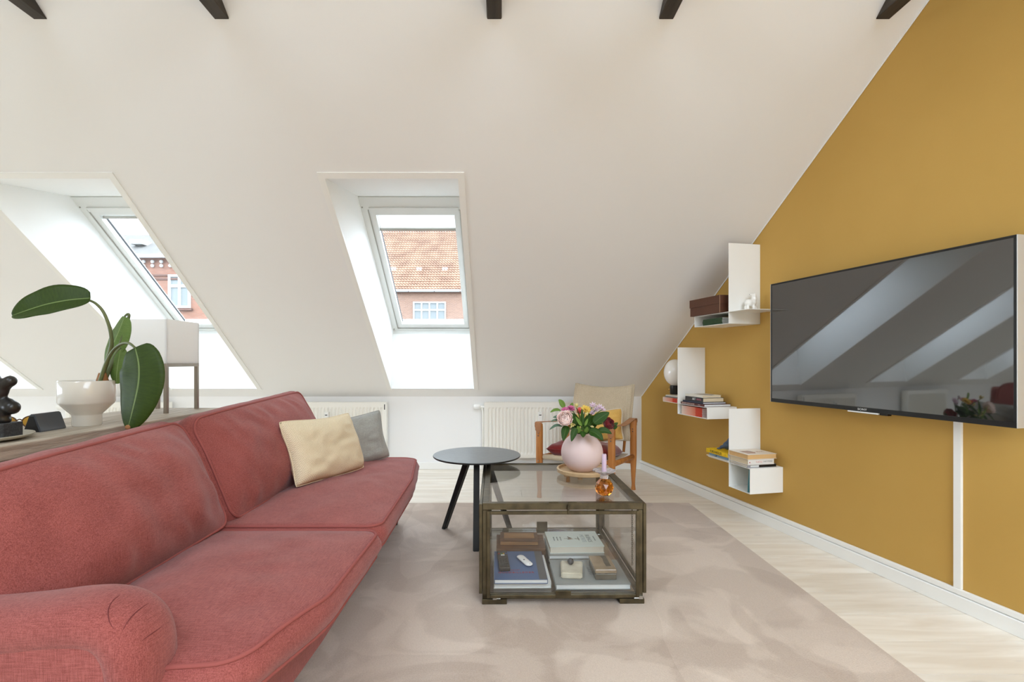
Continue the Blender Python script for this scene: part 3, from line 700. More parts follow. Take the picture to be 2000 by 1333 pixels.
def waffle_mat(name, ca, cb, sc):
    m = bpy.data.materials.new(name); m.use_nodes = True; nt = m.node_tree; L = nt.links.new; b = nt.nodes['Principled BSDF']; b.inputs['Roughness'].default_value = .95; b.inputs['Specular IOR Level'].default_value = .2
    tc = node(nt, 'ShaderNodeTexCoord'); mp = node(nt, 'ShaderNodeMapping'); mp.inputs['Rotation'].default_value = (0,0,.785); mp.inputs['Scale'].default_value = (1,1,.001); L(tc.outputs['Object'], mp.inputs[0])
    vo = node(nt, 'ShaderNodeTexVoronoi'); vo.inputs['Scale'].default_value = sc; vo.inputs['Randomness'].default_value = .15; L(mp.outputs[0], vo.inputs['Vector'])
    mr = node(nt, 'ShaderNodeMapRange'); mr.inputs[1].default_value = .1; mr.inputs[2].default_value = .65; L(vo.outputs['Distance'], mr.inputs[0])
    mx = node(nt, 'ShaderNodeMix', data_type='RGBA'); mx.inputs[6].default_value = cb; mx.inputs[7].default_value = ca; L(mr.outputs[0], mx.inputs[0]); L(mx.outputs[2], b.inputs['Base Color'])
    bp = node(nt, 'ShaderNodeBump', invert=True); bp.inputs['Strength'].default_value = .6; bp.inputs['Distance'].default_value = .003; L(vo.outputs['Distance'], bp.inputs['Height']); L(bp.outputs[0], b.inputs['Normal'])
    return m
M_cream = waffle_mat('cream_honeycomb_cloth', C(206,190,158), C(238,224,196), 150)
M_greyp = thread_mat('grey_velvet', C(146,147,142), C(172,173,167), 500, bump=.15)
bl, brr = Vector((-.965,2.30,.454)), Vector((-.755,2.79,.454))
pillow('throw_pillow', 'cream waffle weave pillow leaning on the sofa back in front of the grey one', (bl+brr)/2+Vector((.0,.0,-.006)), brr-bl, (-.075,.085,.285), .50, .325, .13, M_cream, 2, .05)
ex = Vector((.38,.24,.075)).normalized(); ey = Vector((-.093,-.0,.272))
pillow('throw_pillow', 'small smooth grey pillow behind the cream pillow at the far sofa end', Vector((-.69,3.075,.452))-ex*.225, ex, ey, .45, .30, .11, M_greyp, 5, .04)
# ------------------------------------------------------------------ console behind the sofa
M_oldwood = mat('weathered_board', C(190,178,160), .75, col2=C(150,138,122), vs=6, stretch=(9,.7,9), bump=.5, bs=30, bstretch=(8,.6,8), detail=8)
CZ = .805
cx0, cx1 = -1.86, -1.425
con = thing('console_table', 'weathered wooden console table standing behind the sofa', 'table', (-1.64, 1.7, 0))
obj('table_top', B(cx0, cx1, .3, 2.572, CZ-.045, CZ, .004), M_oldwood, con, False, True)
for lx in (cx0+.05, cx1-.1):
    for ly in (.36, 2.46): obj('leg', B(lx-.03, lx+.03, ly-.03, ly+.03, 0, CZ-.045, .003), M_oldwood, con, False, True)
obj('apron', B(cx0+.04, cx1-.09, .4, 2.42, CZ-.13, CZ-.046, .002), M_oldwood, con, False, True)
# table lamp with box shade
M_shade = translucent_mat('white_lampshade', C(250,250,249), .6)
M_brass = mat('dull_nickel', C(150,140,128), .38, .85)
lx0, lx1, ly0, ly1 = -1.758, -1.545, 2.285, 2.53
lamp = thing('table_lamp', 'table lamp with white box shade on four metal legs behind the plant', 'lamp', ((lx0+lx1)/2, (ly0+ly1)/2, CZ))
zs0, zs1 = CZ+.232, 1.243
bm = NB(); t = .004
box(bm, lx0, lx1, ly0, ly0+t, zs0, zs1); box(bm, lx0, lx1, ly1-t, ly1, zs0, zs1); box(bm, lx0, lx0+t, ly0+t, ly1-t, zs0, zs1); box(bm, lx1-t, lx1, ly0+t, ly1-t, zs0, zs1)
obj('lamp_shade', bm, M_shade, lamp, False, True)
for a, b_ in ((lx0,ly0),(lx1,ly0),(lx0,ly1),(lx1,ly1)):
    dx = .016 if a == lx0 else -.016; dy = .016 if b_ == ly0 else -.016
    obj('leg', B(min(a,a+dx), max(a,a+dx), min(b_,b_+dy), max(b_,b_+dy), CZ, zs0-.016, .001), M_brass, lamp, False, True)
bm = NB(); w_ = .016
box(bm, lx0, lx1, ly0, ly0+w_, zs0-.016, zs0); box(bm, lx0, lx1, ly1-w_, ly1, zs0-.016, zs0); box(bm, lx0, lx0+w_, ly0+w_, ly1-w_, zs0-.016, zs0); box(bm, lx1-w_, lx1, ly0+w_, ly1-w_, zs0-.016, zs0)
obj('frame', bm, M_brass, lamp, False, True)
bm = NB(); tube(bm, [((lx0+lx1)/2,(ly0+ly1)/2,zs0-.01), ((lx0+lx1)/2,(ly0+ly1)/2,zs0+.05)], .018, 12); box(bm, lx0+.008, lx1-.008, (ly0+ly1)/2-.008, (ly0+ly1)/2+.008, zs0-.012, zs0-.004)
obj('lamp_holder', bm, M_white_metal, lamp, False, True)
# plant: strelitzia in a footed pot
pc = F(173, 835, CZ); pc.y += .055; pc.x = (170-PX0)/FPX*pc.y
plant = thing('bird_of_paradise_plant', 'large leaved green plant in a white footed ceramic pot on the console', 'plant', pc)
M_ceram = mat('white_glazed_stoneware', C(214,209,198), .18, col2=C(206,200,188), vs=5, coat=.5)
M_soil = mat('potting_soil', C(52,42,34), .95, bump=.6, bs=90)
k = pc.y*114/FPX/2/.109
pr = [(0,0),(.054,0),(.057,.004),(.057,.040),(.060,.046),(.104,.086),(.109,.094),(.110,.172),(.107,.176),(.103,.172),(.101,.10),(0,.10)]
bm = NB(); lathe(bm, [(r*k*.79, z*k*.95) for r, z in pr], 56); obj('pot', bm, M_ceram, plant, True, angle=40)
bm = NB(); lathe(bm, [(0,.150*k),(.05*k,.152*k),(.079*k,.144*k)], 32); obj('soil', bm, M_soil, plant, True)
def leaf_mat(name, ca, cb, rib, tr=.25):
    m = bpy.data.materials.new(name); m.use_nodes = True; nt = m.node_tree; L = nt.links.new; b = nt.nodes['Principled BSDF']
    b.inputs['Roughness'].default_value = .5; b.inputs['Specular IOR Level'].default_value = .28
    tc = node(nt, 'ShaderNodeTexCoord'); uv = node(nt, 'ShaderNodeSeparateXYZ'); L(tc.outputs['UV'], uv.inputs[0])
    wv = node(nt, 'ShaderNodeTexNoise'); wv.inputs['Scale'].default_value = 1; wv.inputs['Detail'].default_value = 3
    mp = node(nt, 'ShaderNodeMapping'); mp.inputs['Scale'].default_value = (5, 46, 1); mp.inputs['Rotation'].default_value = (0,0,.25); L(tc.outputs['UV'], mp.inputs[0]); L(mp.outputs[0], wv.inputs['Vector'])
    mx = node(nt, 'ShaderNodeMix', data_type='RGBA'); mx.inputs[6].default_value = ca; mx.inputs[7].default_value = cb; L(wv.outputs[0], mx.inputs[0])
    s = node(nt, 'ShaderNodeMath', operation='SUBTRACT'); s.inputs[1].default_value = .5; L(uv.outputs[0], s.inputs[0])
    ab = node(nt, 'ShaderNodeMath', operation='ABSOLUTE'); L(s.outputs[0], ab.inputs[0])
    lt = node(nt, 'ShaderNodeMath', operation='LESS_THAN'); lt.inputs[1].default_value = .018; L(ab.outputs[0], lt.inputs[0])
    m2 = node(nt, 'ShaderNodeMix', data_type='RGBA'); L(lt.outputs[0], m2.inputs[0]); L(mx.outputs[2], m2.inputs[6]); m2.inputs[7].default_value = rib
    L(m2.outputs[2], b.inputs['Base Color'])
    t = node(nt, 'ShaderNodeBsdfTranslucent'); L(m2.outputs[2], t.inputs[0]); ms = node(nt, 'ShaderNodeMixShader'); ms.inputs[0].default_value = tr
    L(b.outputs[0], ms.inputs[1]); L(t.outputs[0], ms.inputs[2]); L(ms.outputs[0], nt.nodes['Material Output'].inputs[0])
    bp = node(nt, 'ShaderNodeBump'); bp.inputs['Strength'].default_value = .25; bp.inputs['Distance'].default_value = .002; L(wv.outputs[0], bp.inputs['Height']); L(bp.outputs[0], b.inputs['Normal'])
    return m
M_leafd = leaf_mat('dark_leaf', C(40,58,16), C(64,86,26), C(120,140,84), .18)
M_leafl = leaf_mat('light_leaf', C(104,134,66), C(134,160,88), C(160,180,118), .4)
M_stem = mat('leaf_stalk', C(86,96,56), .45, col2=C(104,110,70), vs=20, stretch=(1,1,.2))
M_brown = mat('withered_leaf_tip', C(150,104,64), .8)
def leaf(name, m, parent, spine, normal, width, fold=.3, wave=.04, prof=None, nu=10, nv=22, twist=0, seed=0, world=True, thick=0):
    """blade along a spine curve; fold lifts (or drops, if negative) the two halves about the midrib"""
    sp_ = spline(spine, 8); n = len(sp_)-1; prof = prof or (lambda t: math.sin(math.pi*min(1,t*1.0)**.72)**.8)
    nm = Vector(normal).normalized(); bm = NB(); uvl = bm.loops.layers.uv.new('UVMap'); V = []; UV = {}
    for j in range(nv+1):
        t = j/nv; f = t*n; i = min(int(f), n-1); p = sp_[i].lerp(sp_[i+1], f-i); d = (sp_[i+1]-sp_[i]).normalized()
        side = d.cross(nm).normalized(); up = side.cross(d)
        if twist: R = Matrix.Rotation(twist*t, 3, d); side = R @ side; up = R @ up
        hw = width/2*prof(t); row = []
        for i2 in range(nu+1):
            a = 2*i2/nu-1; w_ = hw*abs(a)
            ang = fold*(1 if True else 1)
            q = p+side*math.copysign(w_*math.cos(ang*abs(a)**.5), a)+up*w_*math.sin(ang)+up*wave*hw*2*noise.noise(Vector((a*1.4+seed, t*4, seed)))*abs(a)
            v = bm.verts.new(q); UV[v] = (i2/nu, t); row.append(v)
        V.append(row)
    for j in range(nv):
        for i2 in range(nu):
            fc = bm.faces.new((V[j][i2], V[j][i2+1], V[j+1][i2+1], V[j+1][i2]))
            for lp in fc.loops: lp[uvl].uv = UV[lp.vert]
    o = obj(name, bm, m, parent, True, world)
    solid(o, thick or .0012, 0)
    return o
Yp = pc.y
top = pc+Vector((0,0,.16*k))
# stalks
def stalk(pts, r0, r1, m=M_stem):
    P = spline(pts, 6); bm = NB(); n = len(P); tube(bm, P, [r0+(r1-r0)*i/(n-1) for i in range(n)], 8); return obj('stalk', bm, m, plant, True, True)
st0 = D(198, 742, Yp)
stalk([D(196,752,Yp), D(200,735,Yp), D(214,690,Yp), D(218,668,Yp-.01), D(214,640,Yp-.02), D(202,610,Yp-.03), D(188,594,Yp-.04), D(175,587,Yp-.05)], .0085, .0042)
stalk([D(194,752,Yp-.02), D(197,740,Yp-.02), D(208,708,Yp-.03), D(222,684,Yp-.05), D(238,672,Yp-.08), D(252,671,Yp-.10), D(264,680,Yp-.115)], .0075, .0042)
stalk([D(203,752,Yp+.02), D(208,735,Yp+.02), D(224,700,Yp+.04), D(238,665,Yp+.05), D(247,635,Yp+.06), D(252,617,Yp+.06), D(249,614,Yp+.06), D(243,619,Yp+.055)], .0085, .004)
stalk([D(200,752,Yp+.03), D(204,740,Yp+.03), D(214,715,Yp+.035), D(228,690,Yp+.04), D(236,680,Yp+.04)], .008, .004)
bm = NB(); lathe(bm, [(.018,0),(.02,.02),(.012,.05)], 10, T(D(200,752,Yp)+Vector((0,0,-.005)))); obj('withered_sheath', bm, M_brown, plant, True, True)
# leaf 1, arching to the left
wide = lambda t: (math.sin(math.pi*min(1, (t*.93+.05)))**.62)*(1-.25*t)
leaf('leaf', M_leafd, plant, [D(177,583,Yp-.05), D(140,586,Yp-.07), D(95,594,Yp-.09), D(55,606,Yp-.11), D(24,617,Yp-.12)], (.12,-.86,.5), .150, .30, .05, wide, seed=1)
# leaf 2, pale, hanging behind the stalks
l2 = leaf('leaf', M_leafl, plant, [D(243,619,Yp+.055), D(231,650,Yp+.05), D(216,684,Yp+.045), D(206,715,Yp+.05)], (-.35,-1,.1), .125, -.25, .05, wide, seed=4)
l2['label'] = 'pale yellow green leaf seen from below'
leaf('leaf', M_leafl, plant, [D(236,680,Yp+.04), D(231,708,Yp+.03), D(228,732,Yp+.03), D(228,750,Yp+.035)], (.25,-1,.1), .075, -.35, .05, wide, seed=9)
# leaf 3, big and dark, hanging towards the camera over the table edge
wide3 = lambda t: (math.sin(math.pi*min(1, (t*.90+.07)))**.55)*(1-.10*t) if t < .55 else (math.sin(math.pi*min(1, (t*.90+.07)))**.72)*(1-.10*t)
l3 = leaf('leaf', M_leafd, plant, [D(264,679,Yp-.115), D(271,712,Yp-.13), D(270,750,Yp-.135), D(260,797,Yp-.135), D(250,837,Yp-.13)], (-.15,-1,.18), .190, -.12, .06, wide3, seed=12)
l3['label'] = 'large dark green leaf with withered tip'
bm = NB(); ball(bm, D(250,835,Yp-.131), .0095, 10, (1.2,.35,.9)); obj('leaf_tip', bm, M_brown, plant, True, True)
# plate with sculpture, sunglasses, wedge shaped clock
M_plate = mat('stoneware_plate', C(176,170,154), .5, col2=C(160,154,138), vs=18)
pl = Vector((-1.60, 1.50, CZ))
bm = NB(); lathe(bm, [(0,.004),(.085,.004),(.125,.014),(.136,.018),(.138,.016),(.128,.008),(.09,0),(0,0)], 48, T(pl)); tag(obj('plate', bm, M_plate, smooth=True), 'round grey stoneware plate under the black sculpture', 'plate')
M_bronze = mat('black_bronze', C(30,28,26), .3, col2=C(44,40,36), vs=12)
sc = F(14, 862, CZ+.006)
scp = thing('sculpture', 'black rounded abstract sculpture on a square block on the plate', 'sculpture', (sc.x-.035, sc.y+.035, CZ+.0045), math.radians(8))
bk = thing  # (plain alias kept for readability)
obj('plinth', B(-.055, .018, -.035, .035, 0, .052, .002), mat('black_stone', C(34,34,34), .7, col2=C(58,58,58), vs=160), scp)
z0 = .05
blob('figure', [((-.03,0,z0+.03),.036,(1,.8,1)), ((-.045,0,z0+.075),.032,(1,.8,1.15)), ((.0,0,z0+.052),.026,(1,.8,1)), ((.016,-.005,z0+.048),.022), ((-.02,0,z0+.10),.024,(1,.8,1.2)),
                ((.008,0,z0+.128),.018), ((-.008,0,z0+.118),.02), ((-.052,0,z0+.128),.034,(1,.8,1)), ((-.045,0,z0+.005),.03,(1,.8,.7)), ((-.015,0,z0+.01),.026,(1,.8,.6))], M_bronze, scp, .004, 10)
sg = thing('sunglasses', 'amber lensed sunglasses lying behind the black sculpture', 'sunglasses', F(38, 838, CZ), math.radians(20))
M_amber = mat('amber_lens', C(196,150,60), .1, trans=.6); M_tort = mat('tortoise_frame', C(84,52,30), .25)
for i in (-1, 1):
    bm = NB(); P = [(i*.034+.027*math.cos(t), 0, .024+.021*math.sin(t)) for t in (2*math.pi*q/20 for q in range(20))]
    tube(bm, P, .0022, 6, closed=True); obj('rim', bm, M_tort, sg, True)
    bm = NB(); bm.faces.new([bm.verts.new(p) for p in P]); o = obj('lens', bm, M_amber, sg); solid(o, .0015, 0)
    bm = NB(); tube(bm, spline([(i*.062,0,.034),(i*.064,.05,.03),(i*.06,.10,.022),(i*.056,.125,.004)], 5), .0022, 6); obj('temple', bm, M_tort, sg, True)
bm = NB(); tube(bm, spline([(-.008,0,.03),(0,0,.034),(.008,0,.03)], 4), .0022, 6); obj('bridge', bm, M_tort, sg, True)
ck = F(74, 845, CZ)
clk = thing('desk_clock', 'dark grey wedge shaped desk clock between plate and plant pot', 'clock', ck, math.radians(3))
clk.location.y += .05; clk.location.x -= .02
def tri(w, h): return [(-w/2,0),(w/2,0),(.008,h),(-.008,h)]
# the wedge: triangular section in x-z, extruded along y
Mw = basis(Vector((1,0,0)), Vector((0,0,1)), Vector((0,-1,0)), (0,0,0))
bm = NB(); prism(bm, tri(.060,.062), -.055, .055, Mw); bmesh.ops.bevel(bm, geom=bm.edges[:], offset=.003, segments=2, affect='EDGES'); obj('body', bm, mat('dark_grey_plastic', C(72,75,79), .35), clk)
bm = NB(); prism(bm, [(x*.82, z*.84+.003) for x, z in tri(.060,.062)], .0548, .0562, Mw); obj('front_panel', bm, M_black, clk)
# ------------------------------------------------------------------ black tripod side table
st = thing('side_table', 'small round black side table on three splayed legs between sofa and glass table', 'table', (-.141, 2.92, RZT))
M_lino = mat('linoleum_sheen', C(112,117,119), .32, col2=C(118,123,125), vs=40)  # black top greyed so its colour carries the window's reflection
M_blackwood = mat('black_stained_ash', C(22,22,22), .5, bump=.2, bs=60, bstretch=(6,6,.5))
bm = NB(); lathe(bm, [(0,.471),(.252,.471),(.257,.475),(.2575,.480),(0,.480)], 72); obj('table_edge', bm, M_blackwood, st, True, angle=40)
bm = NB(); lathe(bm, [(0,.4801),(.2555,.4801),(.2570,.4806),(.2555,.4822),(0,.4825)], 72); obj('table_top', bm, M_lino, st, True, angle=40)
for fx, fy in ((-.347, 3.048), (-.134, 2.687), (.057, 3.03)):
    v = Vector((fx+.141, fy-2.92, .0005)); d = Vector((v.x, v.y, 0)).normalized(); t0 = d*.055+Vector((0,0,.471)); sd = Vector((-d.y, d.x, 0))
    bm = NB(); q = []
    for c, w_, h_ in ((v, .017, .012), (t0, .017, .019)):
        q.append([bm.verts.new(c+sd*a*w_+d*b_*h_) for a, b_ in ((-1,-1),(1,-1),(1,1),(-1,1))])
    bm.faces.new(q[0]); bm.faces.new(q[1][::-1])
    for i in range(4): bm.faces.new((q[0][i], q[0][(i+1)%4], q[1][(i+1)%4], q[1][i]))
    bmesh.ops.bevel(bm, geom=bm.edges[:], offset=.003, segments=2, affect='EDGES'); obj('leg', bm, M_blackwood, st)
bm = NB(); lathe(bm, [(0,.455),(.05,.455),(.07,.4705),(0,.4705)], 24); obj('hub', bm, M_blackwood, st, True, angle=40)
# ------------------------------------------------------------------ glass display coffee table
M_antq = mat('antique_brass', C(104,94,72), .42, .75, col2=C(78,70,54), vs=9, stretch=(2,2,2), bump=.08, bs=60)
M_steel = mat('bright_steel', C(190,190,186), .25, .9)
CT = thing('glass_coffee_table', 'square glass display coffee table with antique brass frame on the rug', 'table', (-.093, 2.10, RZT), math.radians(.6))
CW, CD, CH = .715, .82, .43
def bars(name, lst, m=M_antq, parent=CT, bev=.0015):
    bm = NB()
    for b_ in lst: box(bm, *b_, bev, None, 1)
    return obj(name, bm, m, parent)
zb, zt = .022, .400
for cx in (.016, CW-.036):
    for cy in (.0, CD-.02): bars('post', [(cx, cx+.02, cy, cy+.02, zb, zt)])
for cx, cy in ((.0, -.004), (CW-.115, -.004), (.0, CD-.06), (CW-.115, CD-.06)):
    fx0 = cx+.014 if cx == 0 else cx
    bars('foot', [(fx0, fx0+.105, cy, cy+.06, .0005, .022)])
    pin = bm = NB(); tube(bm, [(fx0+.045 if cx == 0 else fx0+.06, cy-.001, .0275), (fx0+.078 if cx == 0 else fx0+.093, cy-.001, .0275)], .0045, 8)
    box(bm, fx0+.045 if cx == 0 else fx0+.08, fx0+.062 if cx == 0 else fx0+.097, cy-.006, cy+.004, .023, .036)
    obj('hinge_pin', bm, M_steel, CT)
# base frame and glass shelf
bars('base_frame', [(.016, CW-.016, .0, .018, zb, zb+.022), (.016, CW-.016, CD-.018, CD, zb, zb+.022), (.016, .034, .018, CD-.018, zb, zb+.022), (CW-.034, CW-.016, .018, CD-.018, zb, zb+.022)])
GZ = zb+.0225
obj('shelf_glass', B(.022, CW-.022, .006, CD-.006, zb+.017, GZ), M_tglass, CT)
def panel(name, axis, pos, a0, a1, z0, z1, th, sgn):
    """framed pane; axis 'y' = front or back, 'x' = side"""
    def bx(u0, u1, w0, w1, t0, t1): return (u0, u1, t0, t1, w0, w1) if axis == 'y' else (t0, t1, u0, u1, w0, w1)
    t0, t1 = sorted((pos, pos+sgn*th)); r = .014
    p = bars(name, [bx(a0, a0+r, z0, z1, t0, t1), bx(a1-r, a1, z0, z1, t0, t1), bx(a0+r, a1-r, z1-r, z1, t0, t1), bx(a0+r, a1-r, z0, z0+r, t0, t1)])
    tm = (t0+t1)/2
    obj('pane', B(*bx(a0+.008, a1-.008, z0+.008, z1-.008, tm-.0015, tm+.0015)), M_tglass, p); return p
panel('front_panel', 'y', -.001, .034, CW-.034, .03, zt-.002, .012, -1)
panel('back_panel', 'y', CD+.001, .034, CW-.034, .03, zt-.002, .012, 1)
panel('side_panel', 'x', .015, -.002, CD+.002, .045, CH-.004, .014, -1)
panel('side_panel', 'x', CW-.015, -.002, CD+.002, .045, CH-.004, .014, 1)
lid = bars('lid', [(.016, CW-.016, -.004, .024, zt+.002, CH), (.016, CW-.016, CD-.024, CD+.004, zt+.002, CH), (.016, .044, .024, CD-.024, zt+.002, CH), (CW-.044, CW-.016, .024, CD-.024, zt+.002, CH)])
LG = CH-.003
obj('pane', B(.036, CW-.036, .016, CD-.016, LG-.004, LG), M_tglass, lid)
bars('latch', [(CW*.53-.004, CW*.53+.004, -.018, -.004, zt-.012, CH-.006)], M_antq)
bars('lid_hinge', [(CW*.5-.06, CW*.5-.02, -.002, .008, CH, CH+.004), (CW*.5+.02, CW*.5+.06, -.002, .008, CH, CH+.004)], M_antq)
bars('strap', [(CW*.44, CW*.44+.062, CD-.012, CD-.004, .03, .085)]); bars('strap', [(.325, .39, -.0145, -.0105, .03, .062)])
bm = NB()
for i in range(28):
    z = .392-i*.0088; R = RZ(0 if i % 2 else 90)
    P = [Vector((0, 0, z))+(R @ Vector((.0032*math.cos(t), 0, .0058*math.sin(t)))) for t in (2*math.pi*q/10 for q in range(10))]
    tube(bm, [(p.x+CW-.052, p.y+.035, p.z) for p in P], .0011, 5, closed=True)
tube(bm, spline([(CW-.052,.035,.397),(CW-.056,.03,.400),(CW-.066,.02,.401)],4), .001, 5)
obj('chain', bm, M_antq, CT, True)
zg = RZT+GZ+.0004; zl = RZT+LG+.0004
# ---- books and objects on its shelf
M_page = mat('book_pages', C(226,222,210), .9, col2=C(206,200,186), vs=160, stretch=(.02,.02,6))
M_pagew = mat('white_pages', C(232,233,232), .9, col2=C(214,216,216), vs=160, stretch=(.02,.02,6))
M_pagec = mat('cream_pages', C(226,212,184), .9, col2=C(208,192,162), vs=160, stretch=(.02,.02,6))
M_paget = mat('tan_pages', C(222,184,130), .9, col2=C(204,166,112), vs=160, stretch=(.02,.02,6))
def cover_mat(n, c, r=.5): return mat(n, c, r)
def book(label, loc, rz, L, Wd, Tk, cover, pages=M_page, spine='-y', group=None, board=.002, inset=.003, name='book', M=None):
    """lying flat; L along local x, Wd along local y, base centred on loc; spine names the closed side"""
    t = thing(name, label, 'book', loc, math.radians(rz), group, M); bm = NB(); hx, hy = L/2, Wd/2
    box(bm, -hx, hx, -hy, hy, 0, board); box(bm, -hx, hx, -hy, hy, Tk-board, Tk)
    s = {'-y': (-hx,hx,-hy,-hy+board), '+y': (-hx,hx,hy-board,hy), '-x': (-hx,-hx+board,-hy,hy), '+x': (hx-board,hx,-hy,hy)}[spine]
    box(bm, *s, board*.5, Tk-board*.5); obj('cover', bm, cover, t)
    e = {k: (board if spine == k else inset) for k in ('-x','+x','-y','+y')}
    obj('pages', B(-hx+e['-x'], hx-e['+x'], -hy+e['-y'], hy-e['+y'], board, Tk-board), pages, t); return t
def flat_on(top_obj_z, p, rz=0, x=0, y=0):   # matrix lying on a horizontal face, text reading along +x
    return T((x, y, top_obj_z)) @ RZ(rz)
def quad_on(pa, pb, z):                        # front edge from two pixels on height z -> centre, angle, length
    a, b_ = F(*pa, z), F(*pb, z); return a, b_, math.degrees(math.atan2(b_.y-a.y, b_.x-a.x)), (b_-a).length
M_navy = cover_mat('blue_cloth_cover', C(82,104,142)); M_whitec = cover_mat('white_cover', C(228,230,228), .35)
b1 = book('thick white book at the bottom of the left stack in the glass table', (.092, 2.30, zg), 1, .25, .30, .026, M_whitec, M_pagew, '+x', 'books in the glass table')
b2 = book('blue book with red title lying on the thick white book', (.086, 2.292, zg+.0265), .5, .232, .315, .019, M_navy, M_pagew, '+x', 'books in the glass table')
obj('spine_band', B(.080, .1145, -.1565, .1565, .0191, .0196), cover_mat('grey_cloth_band', C(92,92,94)), b2)
M_redink = mat('red_ink', C(170,70,72), .6); M_greyink = mat('grey_ink', C(120,128,128), .6); M_blackink = mat('black_ink', C(36,36,34), .6)
lettering('GULDBILLEDER', .021, M_redink, b2, flat_on(.0193, None, 0, -.018, -.088), sp=1.15)
lettering('KUNST', .011, M_redink, b2, flat_on(.0193, None, 0, -.02, -.062), sp=1.2)
zt2 = zg+.0265+.0199
# remotes
rm = thing('remote_control', 'long black television remote control lying on the blue book', 'remote', (.012, 2.312, zt2), math.radians(4))
obj('body', B(-.024, .024, -.10, .10, 0, .018, .004), mat('remote_plastic', C(52,48,42), .4), rm)
rr = random.Random(5)
M_key = mat('rubber_key', C(84,84,80), .6)
for i in range(11):
    for j in range(3):
        if i == 8 and j == 1: continue
        obj('button', B(-.018+j*.0135, -.009+j*.0135, -.085+i*.0155, -.077+i*.0155, .018, .0195, .0006, seg=1), M_key, rm)
for x, c in ((-.0165, C(190,60,50)), (-.0055, C(90,150,80)), (.0055, C(220,180,60)), (.0165, C(80,110,180))):
    obj('colour_button', B(x-.004, x+.004, .055, .060, .018, .020), mat('key_colour', c, .5), rm)
obj('logo_bar', B(-.008, .009, .036, .046, .018, .0198, .0006), M_whitec, rm)
dv = Vector((.058,-.14,0)).normalized()
wr = thing('remote_control', 'small white rounded remote control lying on the blue book', 'remote', (.112, 2.318, zt2), math.atan2(dv.y, dv.x))
bm = NB(); n_ = 18; xs_ = [-.0615*math.cos(math.pi*i/n_) for i in range(n_+1)]
def wid(x): return max(.0004, .0188*math.sqrt(max(0, 1-(max(0, abs(x)-.043)/.0186)**2)))
tube(bm, [(x, 0, .0072) for x in xs_], [wid(x) for x in xs_], 20, flat=.38)
obj('body', bm, mat('matt_white_plastic', C(240,240,240), .4), wr, True, angle=50)
obj('button', B(.002, .010, -.010, -.002, .014, .0146, .0004), M_black, wr); bm = NB(); ball(bm, (.0555,0,.010), .003, 8); obj('indicator', bm, M_black, wr)
# two wooden boxes
M_walnut = mat('brown_box_wood', C(112,82,58), .55, col2=C(86,62,44), vs=7, stretch=(1,8,8), bump=.1)
M_oakbox = mat('carved_box_wood', C(164,128,88), .55, col2=C(138,102,68), vs=7, stretch=(1,8,8), bump=.1)
wb1 = thing('wooden_box', 'wide dark wooden box under the small carved box in the glass table', 'box', (.102, 2.572, zg))
obj('body', B(-.122, .122, -.10, .10, 0, .036, .002), M_walnut, wb1); obj('lid', B(-.124, .124, -.102, .102, .0365, .050, .003), M_walnut, wb1)
wb2 = thing('wooden_box', 'small carved wooden box lying on the wide dark box', 'box', (.095, 2.575, zg+.0505), math.radians(-1))
obj('body', B(-.096, .096, -.055, .055, 0, .016, .0015), M_oakbox, wb2); obj('lid', B(-.098, .098, -.057, .057, .0163, .028, .003), M_walnut, wb2)
obj('lid_panel', B(-.078, .078, -.038, .038, .0281, .0292, .001), M_oakbox, wb2)
# right stacks
M_greyc = cover_mat('grey_cover', C(150,154,152), .35); M_darkc = cover_mat('dark_grey_cover', C(72,72,76), .4); M_mint = cover_mat('pale_mint_cover', C(212,222,218), .45)
b3 = book('large grey book under the marble paperweight and the stone box', (.400, 2.268, zg), .6, .325, .262, .024, M_greyc, M_pagew, '+y', 'books in the glass table', .0025)
lettering('LIGHT', .03, M_greyink, b3, flat_on(.0242, None, -90, .01, .0))
b4 = book('dark patterned book at the bottom of the right rear stack', (.372, 2.535, zg), -1, .272, .235, .022, M_darkc, M_page, '+x', 'books in the glass table')
b5 = book('slim grey book under the pale mint book', (.370, 2.530, zg+.0225), 1, .272, .235, .017, M_greyc, M_pagew, '+x', 'books in the glass table')
b6 = book('pale mint book with a bird on its cover topping the right rear stack', (.374, 2.545, zg+.0400), 1.8, .27, .215, .034, M_mint, M_page, '+y', 'books in the glass table', .0025)
zc = .0342
lettering('BUENOS', .030, M_greyink, b6, flat_on(zc, None, -90, .078, .002), sx=.92); lettering('METRITE', .030, mat('pale_blue_ink', C(164,178,182), .6), b6, flat_on(zc, None, -90, .048, .002), sx=.92)
for xx, n_ in ((.108,.012), (.026,.010), (-.066,.011), (-.083,.011), (-.10,.011)):
    lettering('natural notes' if xx > 0 else 'field stories', n_, M_greyink, b6, flat_on(zc, None, -90, xx, 0))
M_bird = mat('printed_bird', C(120,108,92), .6); M_birdl = mat('printed_bird_breast', C(196,184,166), .6)
bm = NB(); P = [(-.022+.03*t, -.004+.012*math.sin(math.pi*t)) for t in [i/8 for i in range(9)]]+[(.012,-.006), (-.004,-.013), (-.016,-.012)]
prism(bm, [(x-.012, y) for x, y in P], zc-.0004, zc+.0001); prism(bm, [(-.022,.004),(-.03,.026),(-.024,.028),(-.006,.006)], zc-.0004, zc+.0002); prism(bm, [(.004,-.004),(.03,-.010),(.03,-.004),(.008,.002)], zc-.0004, zc+.0002)
prism(bm, [(-.032,.0),(-.05,-.002),(-.05,.001),(-.032,.004)], zc-.0004, zc+.0002); obj('bird_print', bm, M_bird, b6)
bm = NB(); prism(bm, [(-.024,-.002),(-.008,-.001),(-.006,-.009),(-.02,-.009)], zc, zc+.0004); obj('bird_breast', bm, M_birdl, b6)
